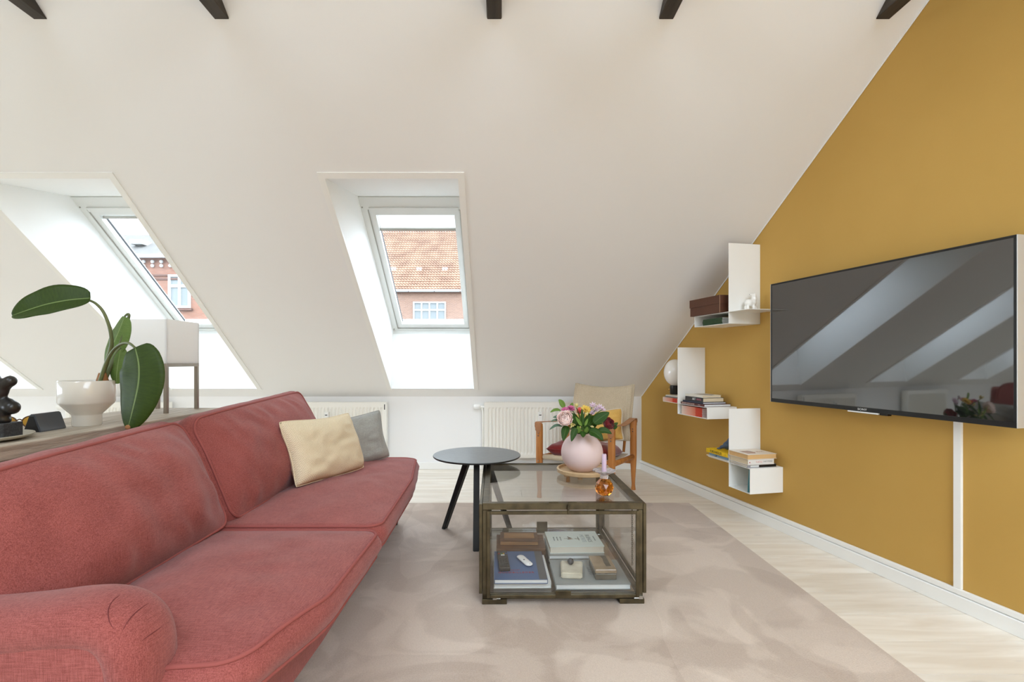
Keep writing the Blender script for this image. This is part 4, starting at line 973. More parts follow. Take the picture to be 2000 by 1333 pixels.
M_marble = mat('cream_marble', C(214,208,190), .55, col2=C(196,188,168), vs=16, detail=8, bump=.25, bs=50)
zb3 = zg+.0245
sw = thing('paperweight', 'cream marble paperweight block with a small dark ball on the grey book', 'paperweight', (.322, 2.252, zb3), math.radians(-4))
bm = NB(); P = [(-.050,-.068),(.042,-.068),(.058,.066),(-.046,.07)]; prism(bm, P, 0, .028)
bmesh.ops.bevel(bm, geom=bm.edges[:], offset=.005, segments=3, affect='EDGES')
for v in bm.verts: v.co += Vector((noise.noise(v.co*60), noise.noise(v.co*60+Vector((3,0,0))), .5*noise.noise(v.co*70)))*.0022*min(1, v.co.z/.006)
obj('block', bm, M_marble, sw, True, angle=35)
bm = NB(); ball(bm, (-.002,.022,.028+.0145), .0148, 20); obj('ball', bm, mat('dark_marble_ball', C(48,48,50), .25, col2=C(90,90,92), vs=50), sw, True)
M_agate = mat('polished_agate', C(166,146,120), .2, col2=C(142,122,98), vs=16, detail=8, coat=.5); M_agd = mat('dark_agate', C(84,78,66), .25, col2=C(104,98,84), vs=14)
sb = thing('stone_box', 'small polished brown stone box at the right on the grey book', 'box', (.463, 2.254, zb3), math.radians(.5))
obj('body', B(-.047, .047, -.078, .078, 0, .028, .003), M_agd, sb); ld = obj('lid', B(-.048, .048, -.079, .079, .0285, .047, .004), M_agate, sb)
bm = NB(); prism(bm, [(.008,-.045),(.030,-.045),(.030,.072),(.004,.072),(.010,.04),(.006,.0)], .0468, .0476); obj('inlay', bm, M_agd, ld)
# ---- tray, vase, candle holder on the lid
M_mango = mat('pale_mango_wood', C(206,178,140), .5, col2=C(186,156,116), vs=5, stretch=(1,7,7), bump=.08)
tx, ty = .443, 2.635
tr = thing('wooden_tray', 'round pale wooden tray with rim and stub feet on the glass table', 'tray', (tx, ty, zl))
bm = NB(); lathe(bm, [(0,.014),(.135,.014),(.142,.018),(.144,.034),(.141,.038),(.134,.038),(.131,.034),(.130,.026),(0,.026)], 64); obj('tray_plate', bm, M_mango, tr, True, angle=40)
for a in (200, 250, 340, 70, 130): bm = NB(); lathe(bm, [(0,0),(.012,0),(.013,.0145),(0,.0145)], 14, T((.105*math.cos(math.radians(a)), .105*math.sin(math.radians(a)), 0))); obj('foot', bm, M_mango, tr, True, angle=40)
M_vase = mat('pink_matt_ceramic', C(224,202,200), .6)
vx, vy = .432, 2.628; vz = zl+.0265
vs = thing('ball_vase', 'spherical pale pink vase holding the bouquet on the round tray', 'vase', (vx, vy, vz))
R_ = .110; pr = [(0,0),(.052,0)]; 
for i in range(25):
    t = math.radians(-58+ (58+64)*i/24); pr.append((R_*math.cos(t), .0945+R_*.985*math.sin(t)))
pr += [(.047,.197),(.044,.197),(.046,.185)]
for i in range(10): t = math.radians(60-110*i/9); pr.append(((R_-.005)*math.cos(t), .0945+(R_-.005)*.985*math.sin(t)))
pr += [(0,.01)]
bm = NB(); lathe(bm, pr, 64); tag(vs, vs['label'], 'vase'); obj('body', bm, M_vase, vs, True, angle=60)
# flowers: every stem starts in the vase
M_fstem = mat('flower_stem', C(70,104,44), .5)
M_fleaf = leaf_mat('bouquet_leaf', C(36,66,16), C(56,92,26), C(88,120,56), .2); M_flight = leaf_mat('young_leaf', C(110,150,62), C(140,172,84), C(150,180,100), .35); M_euc = leaf_mat('eucalyptus_leaf', C(84,112,92), C(112,140,118), C(130,150,130), .2)
GF = 'flowers in the pink vase'
neck = Vector((vx, vy, vz+.19))
def stem_thing(name, label, cat, head, bend=.02):
    head = Vector(head); t = thing(name, label, cat, neck-Vector((0,0,.10)), group=GF)
    side = (head-neck); side.z = 0; q = side.normalized()*.03 if side.length > 1e-4 else Vector((0,0,0))
    P = spline([neck+Vector((-q.x*.6,-q.y*.6,-.10)), neck+q*.6+Vector((0,0,-.005)), neck.lerp(head,.55)+Vector((0,0,bend)), head], 5)
    bm = NB(); tube(bm, P, .0022, 6); obj('stem', bm, M_fstem, t, True, True); return t, (P[-1]-P[-2]).normalized()
def petals(bm, c, d, layers, seed=0):
    """layers: (count, length, width, opening angle, cup, offset)"""
    rr = random.Random(seed); x, y, z = frame_from(d)
    for (n, L_, w_, op, cup, off) in layers:
        ph = rr.uniform(0,6.28)
        for i in range(n):
            az = ph+2*math.pi*i/n+rr.uniform(-.15,.15); rad = x*math.cos(az)+y*math.sin(az); tan = z.cross(rad); o_ = math.radians(op+rr.uniform(-6,6)); dirn = z*math.cos(o_)+rad*math.sin(o_); nn = dirn.cross(tan)
            ll = L_*rr.uniform(.9,1.08)
            def fn(u, v):
                a = 2*u-1; hw = w_/2*(math.sin(math.pi*(.12+.80*v))**.8)
                return c+rad*off+dirn*ll*v+tan*a*hw - nn*(-1)*cup*ll*(v*v*.8)-nn*cup*.5*hw*(1-a*a)*-1
            grid(bm, fn, 4, 4)
def flower(name, label, pix, Y, m, layers, facing, seed=0, centre=None, Ms=None):
    h = D(*pix, Y); t, d = stem_thing(name, label, 'flower', h); d2 = (Vector(facing)).normalized()
    bm = NB(); petals(bm, h, d2, layers, seed); o = obj('bloom', bm, m, t, True, True); solid(o, .0006, 0)
    if centre: bm = NB(); ball(bm, h+d2*centre[1], centre[0], 10); obj('flower_centre', bm, centre[2], t, True, True)
    return t
def pet(name, c, c2): return mat(name, c, .6, col2=c2, vs=30, sheen=.2)
def rose(label, pix, Y, m, facing, R_, seed):
    """cupped petals: patches of nested shells that open towards the outside"""
    h = D(*pix, Y); t, d = stem_thing('rose', label, 'flower', h-Vector(facing).normalized()*R_*.5); d2 = Vector(facing).normalized(); x, y, z = frame_from(d2); rr = random.Random(seed); bm = NB()
    for n, rf, top, wd in ((3,.22,10,150),(4,.38,20,125),(5,.54,32,105),(6,.70,44,92),(6,.85,56,88),(7,1.0,70,84)):
        ph = rr.uniform(0,6.28)
        for i in range(n):
            az0 = ph+2*math.pi*i/n+rr.uniform(-.12,.12); tp = math.radians(top+rr.uniform(-7,5)); rl = R_*rf*rr.uniform(.96,1.05); w_ = math.radians(wd)
            def fn(u, v):
                a = 2*u-1; f = math.radians(150)*(1-v)+tp*v+math.radians(14)*abs(a)**2.5*v; az = az0+a*w_/2*(.35+.65*math.sin(math.pi*min(1,.15+.6*v)))
                r = rl*(1+.14*max(0,v-.75)/.25*(1+.5*math.sin(5*a+seed))) + .0012*a
                return h+(x*math.cos(az)+y*math.sin(az))*r*math.sin(f)+z*(r*math.cos(f)*.9-.25*R_)
            grid(bm, fn, 5, 6)
    o = obj('bloom', bm, m, t, True, True); solid(o, .0005, 0)
rose('large creamy pink garden rose at the left of the bouquet', (1103,817), 2.50, pet('blush_petal', C(252,240,236), C(244,216,208)), (-.3,-1,.35), .036, 1)
rose('dark red rose at the right edge of the bouquet', (1191,827), 2.60, pet('dark_red_petal', C(104,14,22), C(130,20,30)), (.45,-.8,.5), .030, 2)
flower('rose', 'small coral red rose in the middle of the bouquet', (1131,808), 2.58, pet('coral_petal', C(206,66,66), C(222,90,84)), [(3,.02,.016,6,.4,.001),(4,.026,.022,16,.35,.003),(5,.028,.024,26,.25,.005)], (0,-.4,1), 3)
mag = pet('magenta_petal', C(200,88,142), C(214,116,164))
carn = lambda s: [(9,.014*s,.010*s,15,.2,.001),(12,.018*s,.011*s,38,.1,.002),(14,.020*s,.012*s,62,0,.003),(14,.020*s,.012*s,85,-.1,.003)]
flower('carnation', 'magenta carnation just above the creamy rose', (1104,802), 2.58, mag, carn(.9), (-.2,-.5,1), 4)
flower('carnation', 'brighter magenta carnation at the top left of the bouquet', (1115,799), 2.62, mag, carn(1.0), (.1,-.4,1), 5)
flower('chrysanthemum', 'yellow chrysanthemum at the top of the bouquet', (1143.5,801), 2.58, pet('yellow_petal', C(236,214,120), C(226,190,70)), [(12,.012,.006,12,.2,.001),(16,.018,.007,36,.1,.002),(18,.024,.008,60,0,.003),(18,.026,.008,84,-.05,.003)], (.15,-.7,.8), 6)
lil = pet('lilac_petal', C(226,210,222), C(208,182,206))
for i, (px, py, lb) in enumerate([(1158,793,'uppermost'), (1164,801,'second, behind the big dark leaf'), (1157,808,'lowest'), (1176,801,'farthest right'), (1170,797,'middle')]):
    flower('aster', 'pale lilac star flower, %s of the lilac cluster' % lb, (px,py), 2.60+.008*(i%3), lil, [(7,.020,.008,52,.05,.002),(6,.016,.007,28,.05,.001)], ((-.3,.2,-.2,.5,.1)[i],-.8,.7), 10+i, (.004,.002,pet('lilac_centre', C(190,150,120), C(160,110,120)) if i == 0 else bpy.data.materials['lilac_centre']))
alst = pet('cream_bud_petal', C(232,222,160), C(214,200,120))
for i, (px, py, fc, lb) in enumerate([(1126,797,(-.1,-.2,1),'cream yellow alstroemeria bloom standing at the top left'), (1119.5,829,(-.3,-1,-.1),'cream yellow alstroemeria bloom under the creamy rose'), (1153,833,(.7,-.8,-.1),'cream bud pointing right over the vase neck'), (1146.5,812,(.1,-.3,1),'upright cream bud below the yellow chrysanthemum'), (1133,836,(-.1,-.8,.3),'small cream bud low in the middle of the bouquet')]):
    flower('alstroemeria', lb, (px,py), 2.53+.01*(i%2), alst, [(3,.026 if i < 2 else .020,.010,14 if i > 1 else 26,.15,.001),(3,.026 if i < 2 else .020,.009,8 if i > 1 else 40,.1,.001)], fc, 20+i)
wide4 = lambda t: (math.sin(math.pi*min(1,(t*.965+.025))**.85)**.85)*(1-.3*t)
def sprig(label, att, leaves):
    h = D(*att); t, d = stem_thing('foliage_sprig', label, 'foliage', h, .0)
    for (b_, e, nm, wd, fo, m, sg_) in leaves:
        P0, P1 = D(*b_), D(*e); md = (P0+P1)/2+Vector((0,0,sg_))
        bm = NB(); tube(bm, [h, P0], .0013, 5); obj('stalk', bm, M_fstem, t, True, True)
        leaf('leaf', m, t, [P0, md, P1], nm, wd, fo, .05, wide4, 6, 10, seed=P0.x*9, thick=.0008)
    return t
sprig('foliage sprig with two pale green leaves at the upper left of the bouquet', (1103,800,2.62), [((1102,797,2.62),(1091,781,2.62),(-.1,-1,.2),.034,.25,M_flight,.006), ((1095,802,2.60),(1074.5,806,2.58),(0,-.6,1),.030,.25,M_flight,.006), ((1115,795,2.64),(1118.5,787,2.64),(.2,-1,.2),.022,.2,M_flight,0)])
sprig('grey green eucalyptus sprig sticking out at the left under the rose', (1096,830,2.55), [((1095,818,2.54),(1080,816,2.53),(0,-.7,.7),.026,.2,M_euc,.004), ((1093,823,2.53),(1076,824,2.51),(0,-.5,.8),.020,.2,M_euc,.006), ((1098,833,2.52),(1073,840,2.49),(0,-.6,.8),.022,.2,M_euc,.012)])
sprig('foliage sprig with two dark leaves hanging over the left of the vase', (1115,836,2.54), [((1107,832,2.52),(1100,862,2.48),(-.3,-1,.1),.048,.2,M_fleaf,.006), ((1125,836,2.52),(1116,863,2.50),(-.15,-1,.15),.040,.25,M_fleaf,.006)])
sprig('foliage sprig with one big dark leaf at the right of the bouquet', (1158,824,2.56), [((1159,828,2.55),(1190,806,2.55),(-.35,-1,.25),.066,.2,M_fleaf,.004)])
sprig('foliage sprig with two broad leaves drooping over the right of the vase', (1150,838,2.54), [((1151,842,2.50),(1178,861,2.46),(.15,-1,.45),.060,.2,M_fleaf,.010), ((1168,842,2.56),(1195,848,2.55),(.1,-1,.4),.040,.2,M_fleaf,.010)])
sprig('upright foliage sprig with narrow green leaves in the middle of the bouquet', (1138,836,2.53), [((1138,832,2.52),(1136,799,2.53),(.3,-1,.1),.026,.3,M_fleaf,0), ((1136,832,2.51),(1124,814,2.50),(-.2,-1,.1),.020,.3,M_flight,0), ((1142,832,2.52),(1148,818,2.52),(.2,-1,.1),.018,.3,M_flight,0), ((1138,843,2.52),(1139,855,2.49),(0,-1,.2),.036,.2,M_fleaf,0), ((1118,808,2.60),(1124,833,2.54),(0,-1,.1),.050,.2,M_fleaf,0), ((1148,830,2.56),(1162,812,2.60),(.2,-1,.1),.046,.2,M_fleaf,0), ((1130,840,2.55),(1140,820,2.58),(.1,-1,.1),.046,.2,M_fleaf,0), ((1150,846,2.52),(1140,828,2.56),(.1,-1,.1),.05,.2,M_fleaf,0), ((1124,838,2.57),(1113,822,2.58),(-.1,-1,.1),.044,.2,M_fleaf,0), ((1128,832,2.58),(1122,808,2.61),(-.1,-1,.1),.040,.2,M_fleaf,0), ((1144,830,2.59),(1152,808,2.62),(.1,-1,.1),.044,.2,M_fleaf,0), ((1150,836,2.58),(1168,822,2.60),(.1,-1,.2),.046,.2,M_fleaf,0), ((1132,846,2.53),(1128,832,2.51),(-.1,-1,.2),.03,.2,M_flight,0), ((1144,846,2.52),(1147,834,2.50),(.1,-1,.2),.026,.2,M_flight,0)])
sprig('short foliage sprig with a small leaf right of the dark red rose', (1196,830,2.61), [((1197,833,2.61),(1207,826,2.61),(0,-1,.3),.024,.2,M_fleaf,0), ((1197,836,2.61),(1206,834,2.60),(0,-1,.3),.026,.2,M_fleaf,0)])
# candle holder
cp = F(1180, 970, zl); cp.z = zl
ch = thing('candle_holder', 'faceted amber glass ball candle holder with clear scalloped dish', 'candle holder', cp)
def gl(name, c, rough=0, ior=1.5):
    m = mat(name, c, rough, trans=1, ior=ior); return m
M_amberg = gl('amber_crystal', C(232,140,40)); M_clear = mat('clear_crystal', C(250,244,246), .08, trans=.72, ior=1.5)
bm = NB(); bmesh.ops.create_icosphere(bm, subdivisions=2, radius=.0415, matrix=T((0,0,.0405))); 
for v in bm.verts: v.co.z = max(v.co.z, .0012)
obj('ball', bm, M_amberg, ch)
bm = NB(); lathe(bm, [(0,.0815),(.017,.0815),(.019,.086),(.019,.094),(.016,.098),(0,.098)], 12); obj('neck', bm, M_clear, ch)
bm = NB(); R1 = []; n = 40
for r, z, am in ((0,.0985,0),(.014,.0985,0),(.030,.104,.05),(.046,.113,.09),(.050,.118,.10),(.046,.120,.10),(.030,.113,.05),(.0125,.107,0),(0,.107,0)):
    R1.append([bm.verts.new((r*(1+am*math.cos(10*2*math.pi*k/n))*math.cos(2*math.pi*k/n), r*(1+am*math.cos(10*2*math.pi*k/n))*math.sin(2*math.pi*k/n), z)) for k in range(n)] if r else [bm.verts.new((0,0,z))])
for A_, B_ in zip(R1, R1[1:]):
    for k in range(n):
        f = ([A_[0]] if len(A_) == 1 else [A_[k], A_[(k+1)%n]])+([B_[0]] if len(B_) == 1 else [B_[(k+1)%n], B_[k]])
        if len(f) > 2: bm.faces.new(f)
obj('dish', bm, M_clear, ch)
cd = thing('candle', 'short lilac candle standing in the clear scalloped dish', 'candle', cp+Vector((0,0,.1075)))
bm = NB(); lathe(bm, [(0,0),(.0108,0),(.0104,.078),(.009,.082),(.003,.080),(0,.080)], 24); obj('wax', bm, mat('lilac_wax', C(206,184,204), .5, sub=.3), cd, True, angle=50)
bm = NB(); tube(bm, [(0,0,.079),(.0005,0,.085),(.002,0,.088)], .0008, 5); obj('wick', bm, M_black, cd)
# ------------------------------------------------------------------ safari chair
M_ash = mat('oiled_ash', C(190,128,68), .45, col2=C(168,106,50), vs=6, stretch=(7,7,.7), bump=.06)
M_leather = mat('saddle_leather', C(172,122,84), .5, col2=C(156,106,70), vs=14)
M_canvas = thread_mat('natural_canvas', C(178,162,136), C(204,188,162), 420, bump=.3)
M_stitch = mat('pale_stitching', C(206,194,172), .8)
LF, RF, RR, LR = Vector((.297,3.79,0)), Vector((.792,3.528,0)), Vector((1.079,4.02,0)), Vector((.584,4.282,0))
chair = thing('safari_chair', 'safari chair of ash with canvas seat and back and leather arm straps', 'chair', (LF+RR)/2)
ac = (RF-LF).normalized(); dp = (LR-LF).normalized()
def leg(P, top, z0=.0005):
    bm = NB(); rings = []
    for z, a, b_ in ((z0,.017,.015),(z0+.012,.0165,.0145),(.05,.013,.012),(.14,.018,.016),(.24,.024,.019),(.30,.025,.020),(top-.03,.025,.020),(top-.008,.023,.018),(top,.015,.010)):
        rings.append([bm.verts.new(P+Vector((0,0,z))+ac*a*math.copysign(abs(math.cos(t))**.6, math.cos(t))+dp*b_*math.copysign(abs(math.sin(t))**.6, math.sin(t))) for t in (2*math.pi*k/16 for k in range(16))])
    for A_, B_ in zip(rings, rings[1:]):
        for k in range(16): bm.faces.new((A_[k], A_[(k+1)%16], B_[(k+1)%16], B_[k]))
    bm.faces.new(rings[0]); bm.faces.new(rings[-1]); o = obj('leg', bm, M_ash, chair, True, True, angle=60)
    for z in (top-.075, top-.095, .285):
        bm = NB(); q = P-dp*.0205+Vector((0,0,z)); tube(bm, [q, q-dp*.003], .005, 8); obj('screw', bm, M_steel, o, False, True)
for P in (LF, RF, RR, LR): leg(P, .572, RZT+.0005 if P is RF else .0005)
def rail(name, a, b_, z0, z1, r=.015, fl=1.2):
    bm = NB(); tube(bm, [a+Vector((0,0,z0)), a.lerp(b_,.5)+Vector((0,0,(z0+z1)/2)), b_+Vector((0,0,z1))], r, 10, flat=fl); return obj(name, bm, M_ash, chair, True, True)
rail('side_rail', LF, LR, .305, .27, .016, 1.3); rail('side_rail', RF, RR, .305, .27, .016, 1.3); rail('front_rail', LF, RF, .318, .318, .014); rail('back_rail', LR, RR, .225, .225, .012)
# canvas seat wrapped round front and back rails
f0, f1, r1_, r0_ = LF+ac*.035, RF-ac*.035, RR-ac*.035-dp*.03, LR+ac*.035-dp*.03
def seatf(u, v):
    p = f0.lerp(f1, u).lerp(r0_.lerp(r1_, u), v); z = .334-.042*v-.03*math.sin(math.pi*v)*(.6+.4*math.sin(math.pi*u))
    return p+Vector((0,0,z))
bm = NB(); grid(bm, seatf, 14, 14); o = obj('seat_canvas', bm, M_canvas, chair, True, True); solid(o, .004, 0)
bm = NB(); tube(bm, [f0+Vector((0,0,.316)), f1+Vector((0,0,.316))], .0185, 12); obj('seat_hem', bm, M_canvas, chair, True, True)
# back: two posts and a canvas sleeve, pivoting between the arms
m0 = (LR+RR)/2; bw = .245
def bk(u, v): return m0+ac*(u*bw)-dp*(.045-.165*v)+Vector((0,0,.34+.50*v))
for u in (-.88, .88):
    bm = NB(); tube(bm, [bk(u,-.06)+dp*.004, bk(u,.5)+dp*.004, bk(u,.97)+dp*.004], [.011,.013,.011], 10); obj('back_post', bm, M_ash, chair, True, True)
def cv(u, v):
    a = 2*u-1; return bk(a, .10+.90*v)+dp*(.022*(1-a*a)-.016)+Vector((0,0,-.018*(1-a*a)*v+.01*a*a))
bm = NB(); grid(bm, cv, 18, 18); o = obj('back_canvas', bm, M_canvas, chair, True, True); solid(o, .005, 0)
def cv2(u, v): return cv(u, v)+dp*.03
bm = NB(); grid(bm, cv2, 10, 10); o = obj('back_canvas_rear', bm, M_canvas, chair, True, True); solid(o, .004, 0)
for u in (0, 1):
    bm = NB(); prof = [cv(u, j/10) for j in range(11)]; tube(bm, [p+dp*.015 for p in prof], .0165, 10, flat=.5); obj('canvas_edge', bm, M_canvas, chair, True, True)
for u in (.08, .92):
    bm = NB(); tube(bm, [cv(u, j/20)-dp*.0035 for j in range(21)], .0016, 5); obj('stitching', bm, M_stitch, chair, True, True)
# arm straps
def strap(a, b_):
    P = spline([a+Vector((0,0,.50))-dp*.024, a+Vector((0,0,.560))-dp*.025, a+Vector((0,0,.578))-dp*.012, a.lerp(b_,.15)+Vector((0,0,.572)), a.lerp(b_,.5)+Vector((0,0,.556)), a.lerp(b_,.86)+Vector((0,0,.574)), b_+Vector((0,0,.580)), b_+dp*.024+Vector((0,0,.565)), b_+dp*.024+Vector((0,0,.50))], 5)
    bm = NB(); rows = []
    for i, p in enumerate(P):
        d = (P[min(i+1,len(P)-1)]-P[max(i-1,0)]).normalized(); n = ac.cross(d); w_ = .026 if 3 < i < len(P)-4 else .022
        if i < 2 or i > len(P)-3: w_ = .012
        rows.append([bm.verts.new(p+ac*s*w_+n*h) for s, h in ((-1,0),(1,0),(1,.0035),(-1,.0035))])
    for A_, B_ in zip(rows, rows[1:]):
        for k in range(4): bm.faces.new((A_[k], A_[(k+1)%4], B_[(k+1)%4], B_[k]))
    bm.faces.new(rows[0]); bm.faces.new(rows[-1]); obj('arm_strap', bm, M_leather, chair, True, True, angle=50)
strap(LF, LR); strap(RF, RR)
M_wine = thread_mat('wine_velvet', C(104,26,24), C(132,40,36), 500, bump=.1, sheen=.4); M_must = thread_mat('mustard_linen', C(204,160,82), C(224,182,104), 380, bump=.2)
cc = (LF+RF+LR+RR)/4
pillow('seat_cushion', 'wine red velvet cushion lying on the safari chair seat', f0.lerp(f1,.5)+dp*.035+Vector((0,0,.372)), ac, dp*.98+Vector((0,0,-.12)), .50, .44, .15, M_wine, 3, .03)
pillow('throw_pillow', 'mustard yellow pillow with cream fringe leaning in the safari chair', m0-dp*.145+ac*.035+Vector((0,0,.385)), ac+Vector((0,0,.15)), dp*.085+Vector((0,0,.28)), .43, .26, .14, M_must, 6, .055, None, .0055, M_stitch, .022)
# ------------------------------------------------------------------ radiators on the knee wall
M_rad = mat('radiator_enamel', C(238,236,228), .35)
def radiator(label, x0, x1, valve=None, meter=None, cap=None):
    R_ = thing('radiator', label, 'radiator', ((x0+x1)/2, 4.70, 0), group='white panel radiators'); yf, yb, z0, z1 = 4.690, 4.755, .125, .652
    n = round((x1-x0-.06)/.0335); pw = (x1-x0-.06)/n
    for yy, dpt in ((yf, 1),):
        bm = NB(); xs = [(x0, 0)]; 
        xs.append((x0+.03, 0))
        for i in range(n):
            for f, d_ in ((.14,0),(.28,.008),(.72,.008),(.86,0)): xs.append((x0+.03+(i+f)*pw, d_))
        xs += [(x1-.03, 0), (x1, 0)]
        rows = [[bm.verts.new((x, yy+(d_ if 0 < j < 3 else 0), z)) for x, d_ in xs] for j, z in enumerate((z0+.03, z0+.055, z1-.065, z1-.045))]
        rows = [[bm.verts.new((x, yy, z0)) for x, _ in xs]]+rows+[[bm.verts.new((x, yy, z1)) for x, _ in xs]]
        for A_, B_ in zip(rows, rows[1:]):
            for k in range(len(xs)-1): bm.faces.new((A_[k], A_[k+1], B_[k+1], B_[k]))
        o = obj('front_panel', bm, M_rad, R_, False, True); solid(o, .004, -1)
    for xa, xb in ((x0-.002, x0+.010), (x1-.010, x1+.002)): obj('side_cover', B(xa, xb, yf+.002, yb, z0+.01, z1+.002, .003), M_rad, R_, False, True)
    bm = NB(); box(bm, x0, x1, yf-.002, yf+.008, z1-.004, z1+.004, .001, None, 1); box(bm, x0, x1, yb-.008, yb, z1-.004, z1+.004)
    k = int((x1-x0)/.02)
    for i in range(k): box(bm, x0+.01+i*(x1-x0-.02)/k, x0+.016+i*(x1-x0-.02)/k, yf+.008, yb-.008, z1-.003, z1+.002)
    obj('top_grille', bm, M_rad, R_, False, True)
    obj('rear_panel', B(x0+.02, x1-.02, yb-.018, yb-.012, z0+.02, z1-.02), M_rad, R_, False, True)
    for xx in (x0+.15, x1-.15): obj('bracket', B(xx-.015, xx+.015, yb, 4.784, z0+.1, z1-.1), M_rad, R_, False, True)
    if valve is not None:
        bm = NB(); M = T((valve, 4.735, .607)) @ RY(-90); lathe(bm, [(0,-.045),(.012,-.045),(.012,-.005),(.022,0),(.026,.012),(.026,.05),(.02,.058),(0,.058)], 24, M); vl = obj('thermostat_knob', bm, M_white_metal, R_, True, True, angle=40)
        bm = NB(); tube(bm, [(valve+.02,4.735,.60),(valve+.03,4.735,.55),(valve+.03,4.735,.02)], .009, 8); obj('pipe', bm, M_rad, R_, True, True)
    if meter is not None:
        m_ = obj('heat_meter', B(meter-.020, meter+.020, yf-.026, yf+.008, .47, .565, .004), M_white_metal, R_, False, True); obj('meter_display', B(meter-.012, meter+.010, yf-.0272, yf-.0255, .532, .540), M_rubber, m_, False, True)
    if cap is not None: obj('vent_slot', B(cap-.004, cap+.004, yf-.001, yf+.002, .585, .635), M_rubber, R_, False, True)
D0 = 4.69
mx = lambda px: (px-PX0)/FPX*D0
radiator('white panel radiator behind the sofa end and pillows', -2.08, mx(754), None, mx(639), mx(751))
radiator('white panel radiator behind the safari chair', mx(946), .72, mx(937), mx(1055))
radiator('white panel radiator behind the plant pot at far left', -4.13, -3.16, -4.19, None)
# ------------------------------------------------------------------ television, cable duct
M_screen = bpy.data.materials.new('dark_screen'); M_screen.use_nodes = True
b = M_screen.node_tree.nodes['Principled BSDF']; b.inputs['Base Color'].default_value = C(22,22,21); b.inputs['Roughness'].default_value = .03; b.inputs['IOR'].default_value = 2.3; b.inputs['Specular IOR Level'].default_value = .5
s0, s1 = ws(1505, .092), ws(1985.5, .092); zt_, zb_ = 1.5165, .800; sm = (s0+s1)/2
tv = thing('television', 'large flat black television hanging on the ochre wall', 'television', wall(sm, 0, zb_), WANG)
hl, hh = (s1-s0)/2, zt_-zb_
obj('housing', B(-hl+.004, hl-.004, -.086, -.050, .003, hh-.003, .006), M_black, tv)
obj('rear_bulge', B(-hl*.6, hl*.6, -.052, -.025, .06, hh*.7, .01), M_black, tv)
bm = NB(); bz_ = .010
box(bm, -hl, hl, -.092, -.084, 0, .022, .0015, None, 1); box(bm, -hl, hl, -.092, -.084, hh-bz_, hh, .0015, None, 1); box(bm, -hl, -hl+bz_, -.092, -.084, .022, hh-bz_, .0015, None, 1); box(bm, hl-bz_, hl, -.092, -.084, .022, hh-bz_, .0015, None, 1)
obj('bezel', bm, M_black, tv)
obj('screen', B(-hl+bz_-.001, hl-bz_+.001, -.0905, -.086, .021, hh-bz_+.001), M_screen, tv)
obj('side_trim', B(hl-.001, hl+.003, -.091, -.052, 0, hh, .001), mat('brushed_silver', C(210,210,208), .35, .5), tv)
obj('side_trim', B(-hl-.003, -hl+.001, -.091, -.052, 0, hh, .001), bpy.data.materials['brushed_silver'], tv)
a, b_ = ws(1656, .09)-sm, ws(1715, .09)-sm
obj('light_bar', B(a, b_, -.0925, -.080, -.007, -.0005, .001), mat('clear_light_bar', C(232,232,230), .3), tv)
obj('sensor_housing', B(a+.01, b_+.04, -.082, -.06, -.009, .002), M_black, tv)
lettering('SONY', .0145, mat('logo_silver', C(222,222,220), .4), tv, T((ws(1684,.092)-sm, -.0924, .0105)) @ RX(90), sx=1.25, sp=1.05)
obj('wall_mount', B(-.2, .2, -.03, -.0005, .15, .5), M_black, tv)
dl, dr = ws(1862, .012), ws(1877, .012)
tag(obj('cable_duct', B(dl, dr, -.013, -.0005, .0885, .86, .001), M_paint), 'narrow white cable duct running down the ochre wall below the television', 'cable duct')
o = bpy.data.objects['cable_duct']; o.location = wall(0, 0, 0); o.rotation_euler = (0, 0, WANG)
# ------------------------------------------------------------------ steel wall shelves
ST = .0035; DP = .232
def shelf(label, px_wall, zbot, far, near, hplate, box_side, height=.52):
    s = ws(px_wall, 0); r = thing('wall_shelf', label, 'shelf', wall(s, 0, zbot), WANG, 'white folded steel shelves'); y0, y1 = -DP-.001, -.0006
    obj('divider_panel', B(-ST/2, ST/2, y0, y1, 0, height, .0006, seg=1), M_white_metal, r)
    obj('shelf_plate', B(-far, -ST/2-.0002, y0, y1, hplate, hplate+ST, .0006, seg=1), M_white_metal, r); obj('shelf_plate', B(ST/2+.0002, near, y0, y1, hplate, hplate+ST, .0006, seg=1), M_white_metal, r)
    e = -far if box_side < 0 else near; e0, e1 = (e, -ST/2-.0002) if e < 0 else (ST/2+.0002, e)
    obj('box_floor', B(e0, e1, y0, y1, 0, ST, .0006, seg=1), M_white_metal, r)
    q = (e, e+ST) if e < 0 else (e-ST, e); obj('box_end', B(*q, y0, y1, ST+.0002, hplate-.0002, .0006, seg=1), M_white_metal, r)
    return r, s
# every item below is set in its shelf's own frame: x along the wall towards the camera, -y out into the room
def on(r, x, y, z, rz=0): return r.matrix_basis @ T((x, y, z)) @ RZ(rz)
def rb(label, r, x0, x1, y0, y1, z, tk, cover, pages, spine, group=None, rz=0, name='book', board=.0018, inset=.003):
    return book(label, None, 0, x1-x0, abs(y1-y0), tk, cover, pages, spine, group, board, inset, name, on(r, (x0+x1)/2, (y0+y1)/2, z, rz))
rsh1, q1 = shelf('upper white steel wall shelf near the ceiling with box and bear', 1484.5, 1.289, .372, .184, .074, -1)
rsh2, q2 = shelf('middle white steel wall shelf with globe lamp and stacked books', 1377, .646, .21, .363, .078, 1, .505)
rsh3, q3 = shelf('lower white steel wall shelf with yellow book', 1485, .240, .212, .194, .152, 1, .50)
for r in (rsh1, rsh2, rsh3): bpy.context.view_layer.update()
def cm(n, c, r=.5): return mat(n, c, r)
